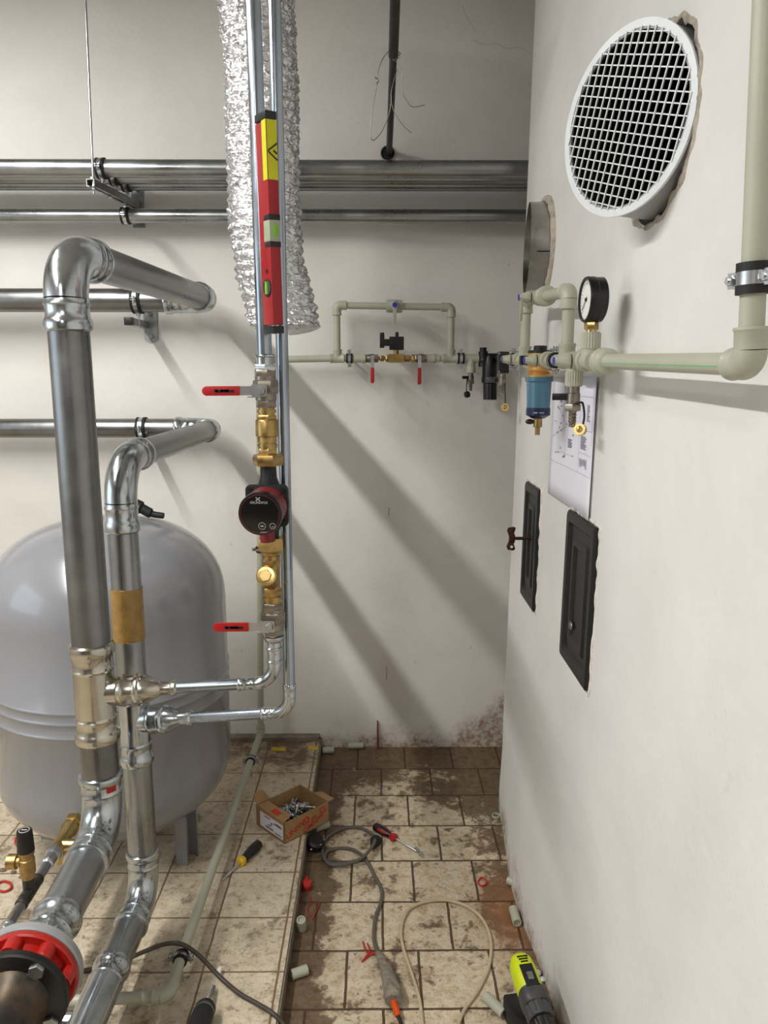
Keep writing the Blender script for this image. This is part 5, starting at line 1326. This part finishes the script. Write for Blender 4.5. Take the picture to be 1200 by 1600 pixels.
# small scraps
def scrap(label, pts, r, material=REDSCRAP, name='wire_scrap', grp='red insulation scraps'):
    m = MB(); m.tube(spline(pts, 5), r, 8); tag(m.build(name, material, None, loc=pts[0]), label, 'scrap', grp)
scrap('red insulation scrap folded beside the grey cable end', [fp(567, 1471, .004), fp(570, 1482, .006), fp(574, 1488, .008), fp(590, 1489, .006), fp(578, 1492, .005), fp(568, 1500, .004), fp(566, 1502, .003), fp(572, 1494, .006), fp(578, 1486, .008), fp(574, 1474, .004)], .0022)
scrap('thin red ring on the muddy tiles near the beige cable', [fp(747, 1377, .003), fp(752, 1371, .003), fp(759, 1374, .003), fp(760, 1381, .003), fp(752, 1384, .003), fp(747, 1379, .003)], .0028)
scrap('red insulation curl on the platform at the left edge', [fp(-6, 1382, PZ + .004), fp(5, 1377, PZ + .004), fp(16, 1380, PZ + .005), fp(17, 1388, PZ + .005), fp(6, 1393, PZ + .004), fp(-6, 1390, PZ + .004)], .0038)
scrap('red insulation curl by the left tank leg', [fp(29, 1305, PZ + .004), fp(25, 1310, PZ + .01), fp(24, 1317, PZ + .01), fp(28, 1321, PZ + .004)], .004)
scrap('red insulation thread against the platform edge', [fp(482, 1397, .004), fp(486, 1410, .004), fp(480, 1420, .005), fp(487, 1436, .004), fp(492, 1428, .004), fp(500, 1410, .004)], .0015)
c = fp(479, 1381, .016); t_ = MB(); t_.lathe(V((c.x, c.y, .001)), V((.1, -.2, 1)), [(0, .010), (.004, .0155), (.020, .0165), (.026, .013), (.027, .006)], 18); t_.lathe(V((c.x, c.y, .026)), V((.1, .3, 1)), [(0, .006), (.014, .005)], 10); tag(t_.build('red_plug', REDSCRAP, None, loc=(c.x, c.y, 0)), 'small red plastic plug against the platform edge', 'plug')
for i, (x, y, z, s) in enumerate(((4, 1359, PZ, .012), (21, 1362, PZ, .009), (33, 1370, PZ, .008))):
    p = fp(x, y, z + .003); m = MB(); m.ball(p, s*.7, 12, (1.5, 1.0, .45)); tag(m.build('debris_crumb', STONE, None, loc=p), ('dark flat crumb on the platform at the left edge', 'round brown crumb right of the dark flat crumb', 'slim dark crumb just left of the safety valve foot')[i], 'debris')
# clear cap behind the drill, copper-red rod, yellow tape
p = fp(839, 1520, .008); m = MB(); m.ball(p, .012, 16, (1, 1, .6)); m.ball(p + V((.012, -.02, -.002)), .009, 14, (1, 1, .6)); tag(m.build('crumpled_foil', MESHW, None, loc=p), 'small shiny crumpled bit between lime drill and right wall', 'scrap')
q = at(590, 1130, DB - .008); m = MB(); m.tube([V((q.x, q.y, q.z + .012)), V((q.x + .002, DB - .016, .004))], [.003, .006], 10); tag(m.build('rusty_pin', RUSTROD, None, loc=(q.x, DB - .016, 0)), 'reddish rusty pin standing against the foot of the back wall', 'pin')
for (xa, xb, y, lab) in ((482, 497, 1169, 'yellow tape patch at the back corner of the platform'), (424, 446, 1171, 'faded yellow tape patch further left along the platform back')):
    a, b = fp(xa, y, PZ), fp(xb, y, PZ); b.x = min(b.x, -.252)
    m = MB(); m.box(V(((a.x + b.x)/2, a.y, PZ + .001)), (abs(b.x - a.x), .030, .0012)); tag(m.build('tape_patch', YTAPE, None, loc=V(((a.x + b.x)/2, a.y, PZ))), lab, 'tape', 'yellow tape patches')
m = MB(); m.box((-1.13, DB - .022, .058), (1.75, .04, .018)); struct(m.build('baseboard_back', EDGEM))
m = MB(); m.tube(spline([fp(800, 1367, .004), fp(797, 1360, .005)], 2), .006, 8); p = fp(792, 1330, .006)
m.bm.free(); m = MB(); m.ball(p, .009, 12, (1.2, 1, .6)); tag(m.build('debris_crumb', STONE, None, loc=p), 'dark crumb at the foot of the right wall above the first offcut', 'debris')

# hairline cracks and scratches in the back wall plaster
for pts_ in (((738, 62), (758, 70), (774, 68), (792, 76), (812, 74), (828, 84)), ((722, 8), (730, 28), (744, 50)), ((608, 793), (607.5, 806)), ((604, 1042), (604, 1062))):
    m = MB(); m.tube(spline([at(x, y, DB - .0002) for x, y in pts_], 4), .0011 if len(pts_) == 2 else .0006, 6); m.build('plaster_crack', RUSTPIPE if len(pts_) == 2 else PLASTERB, wb)
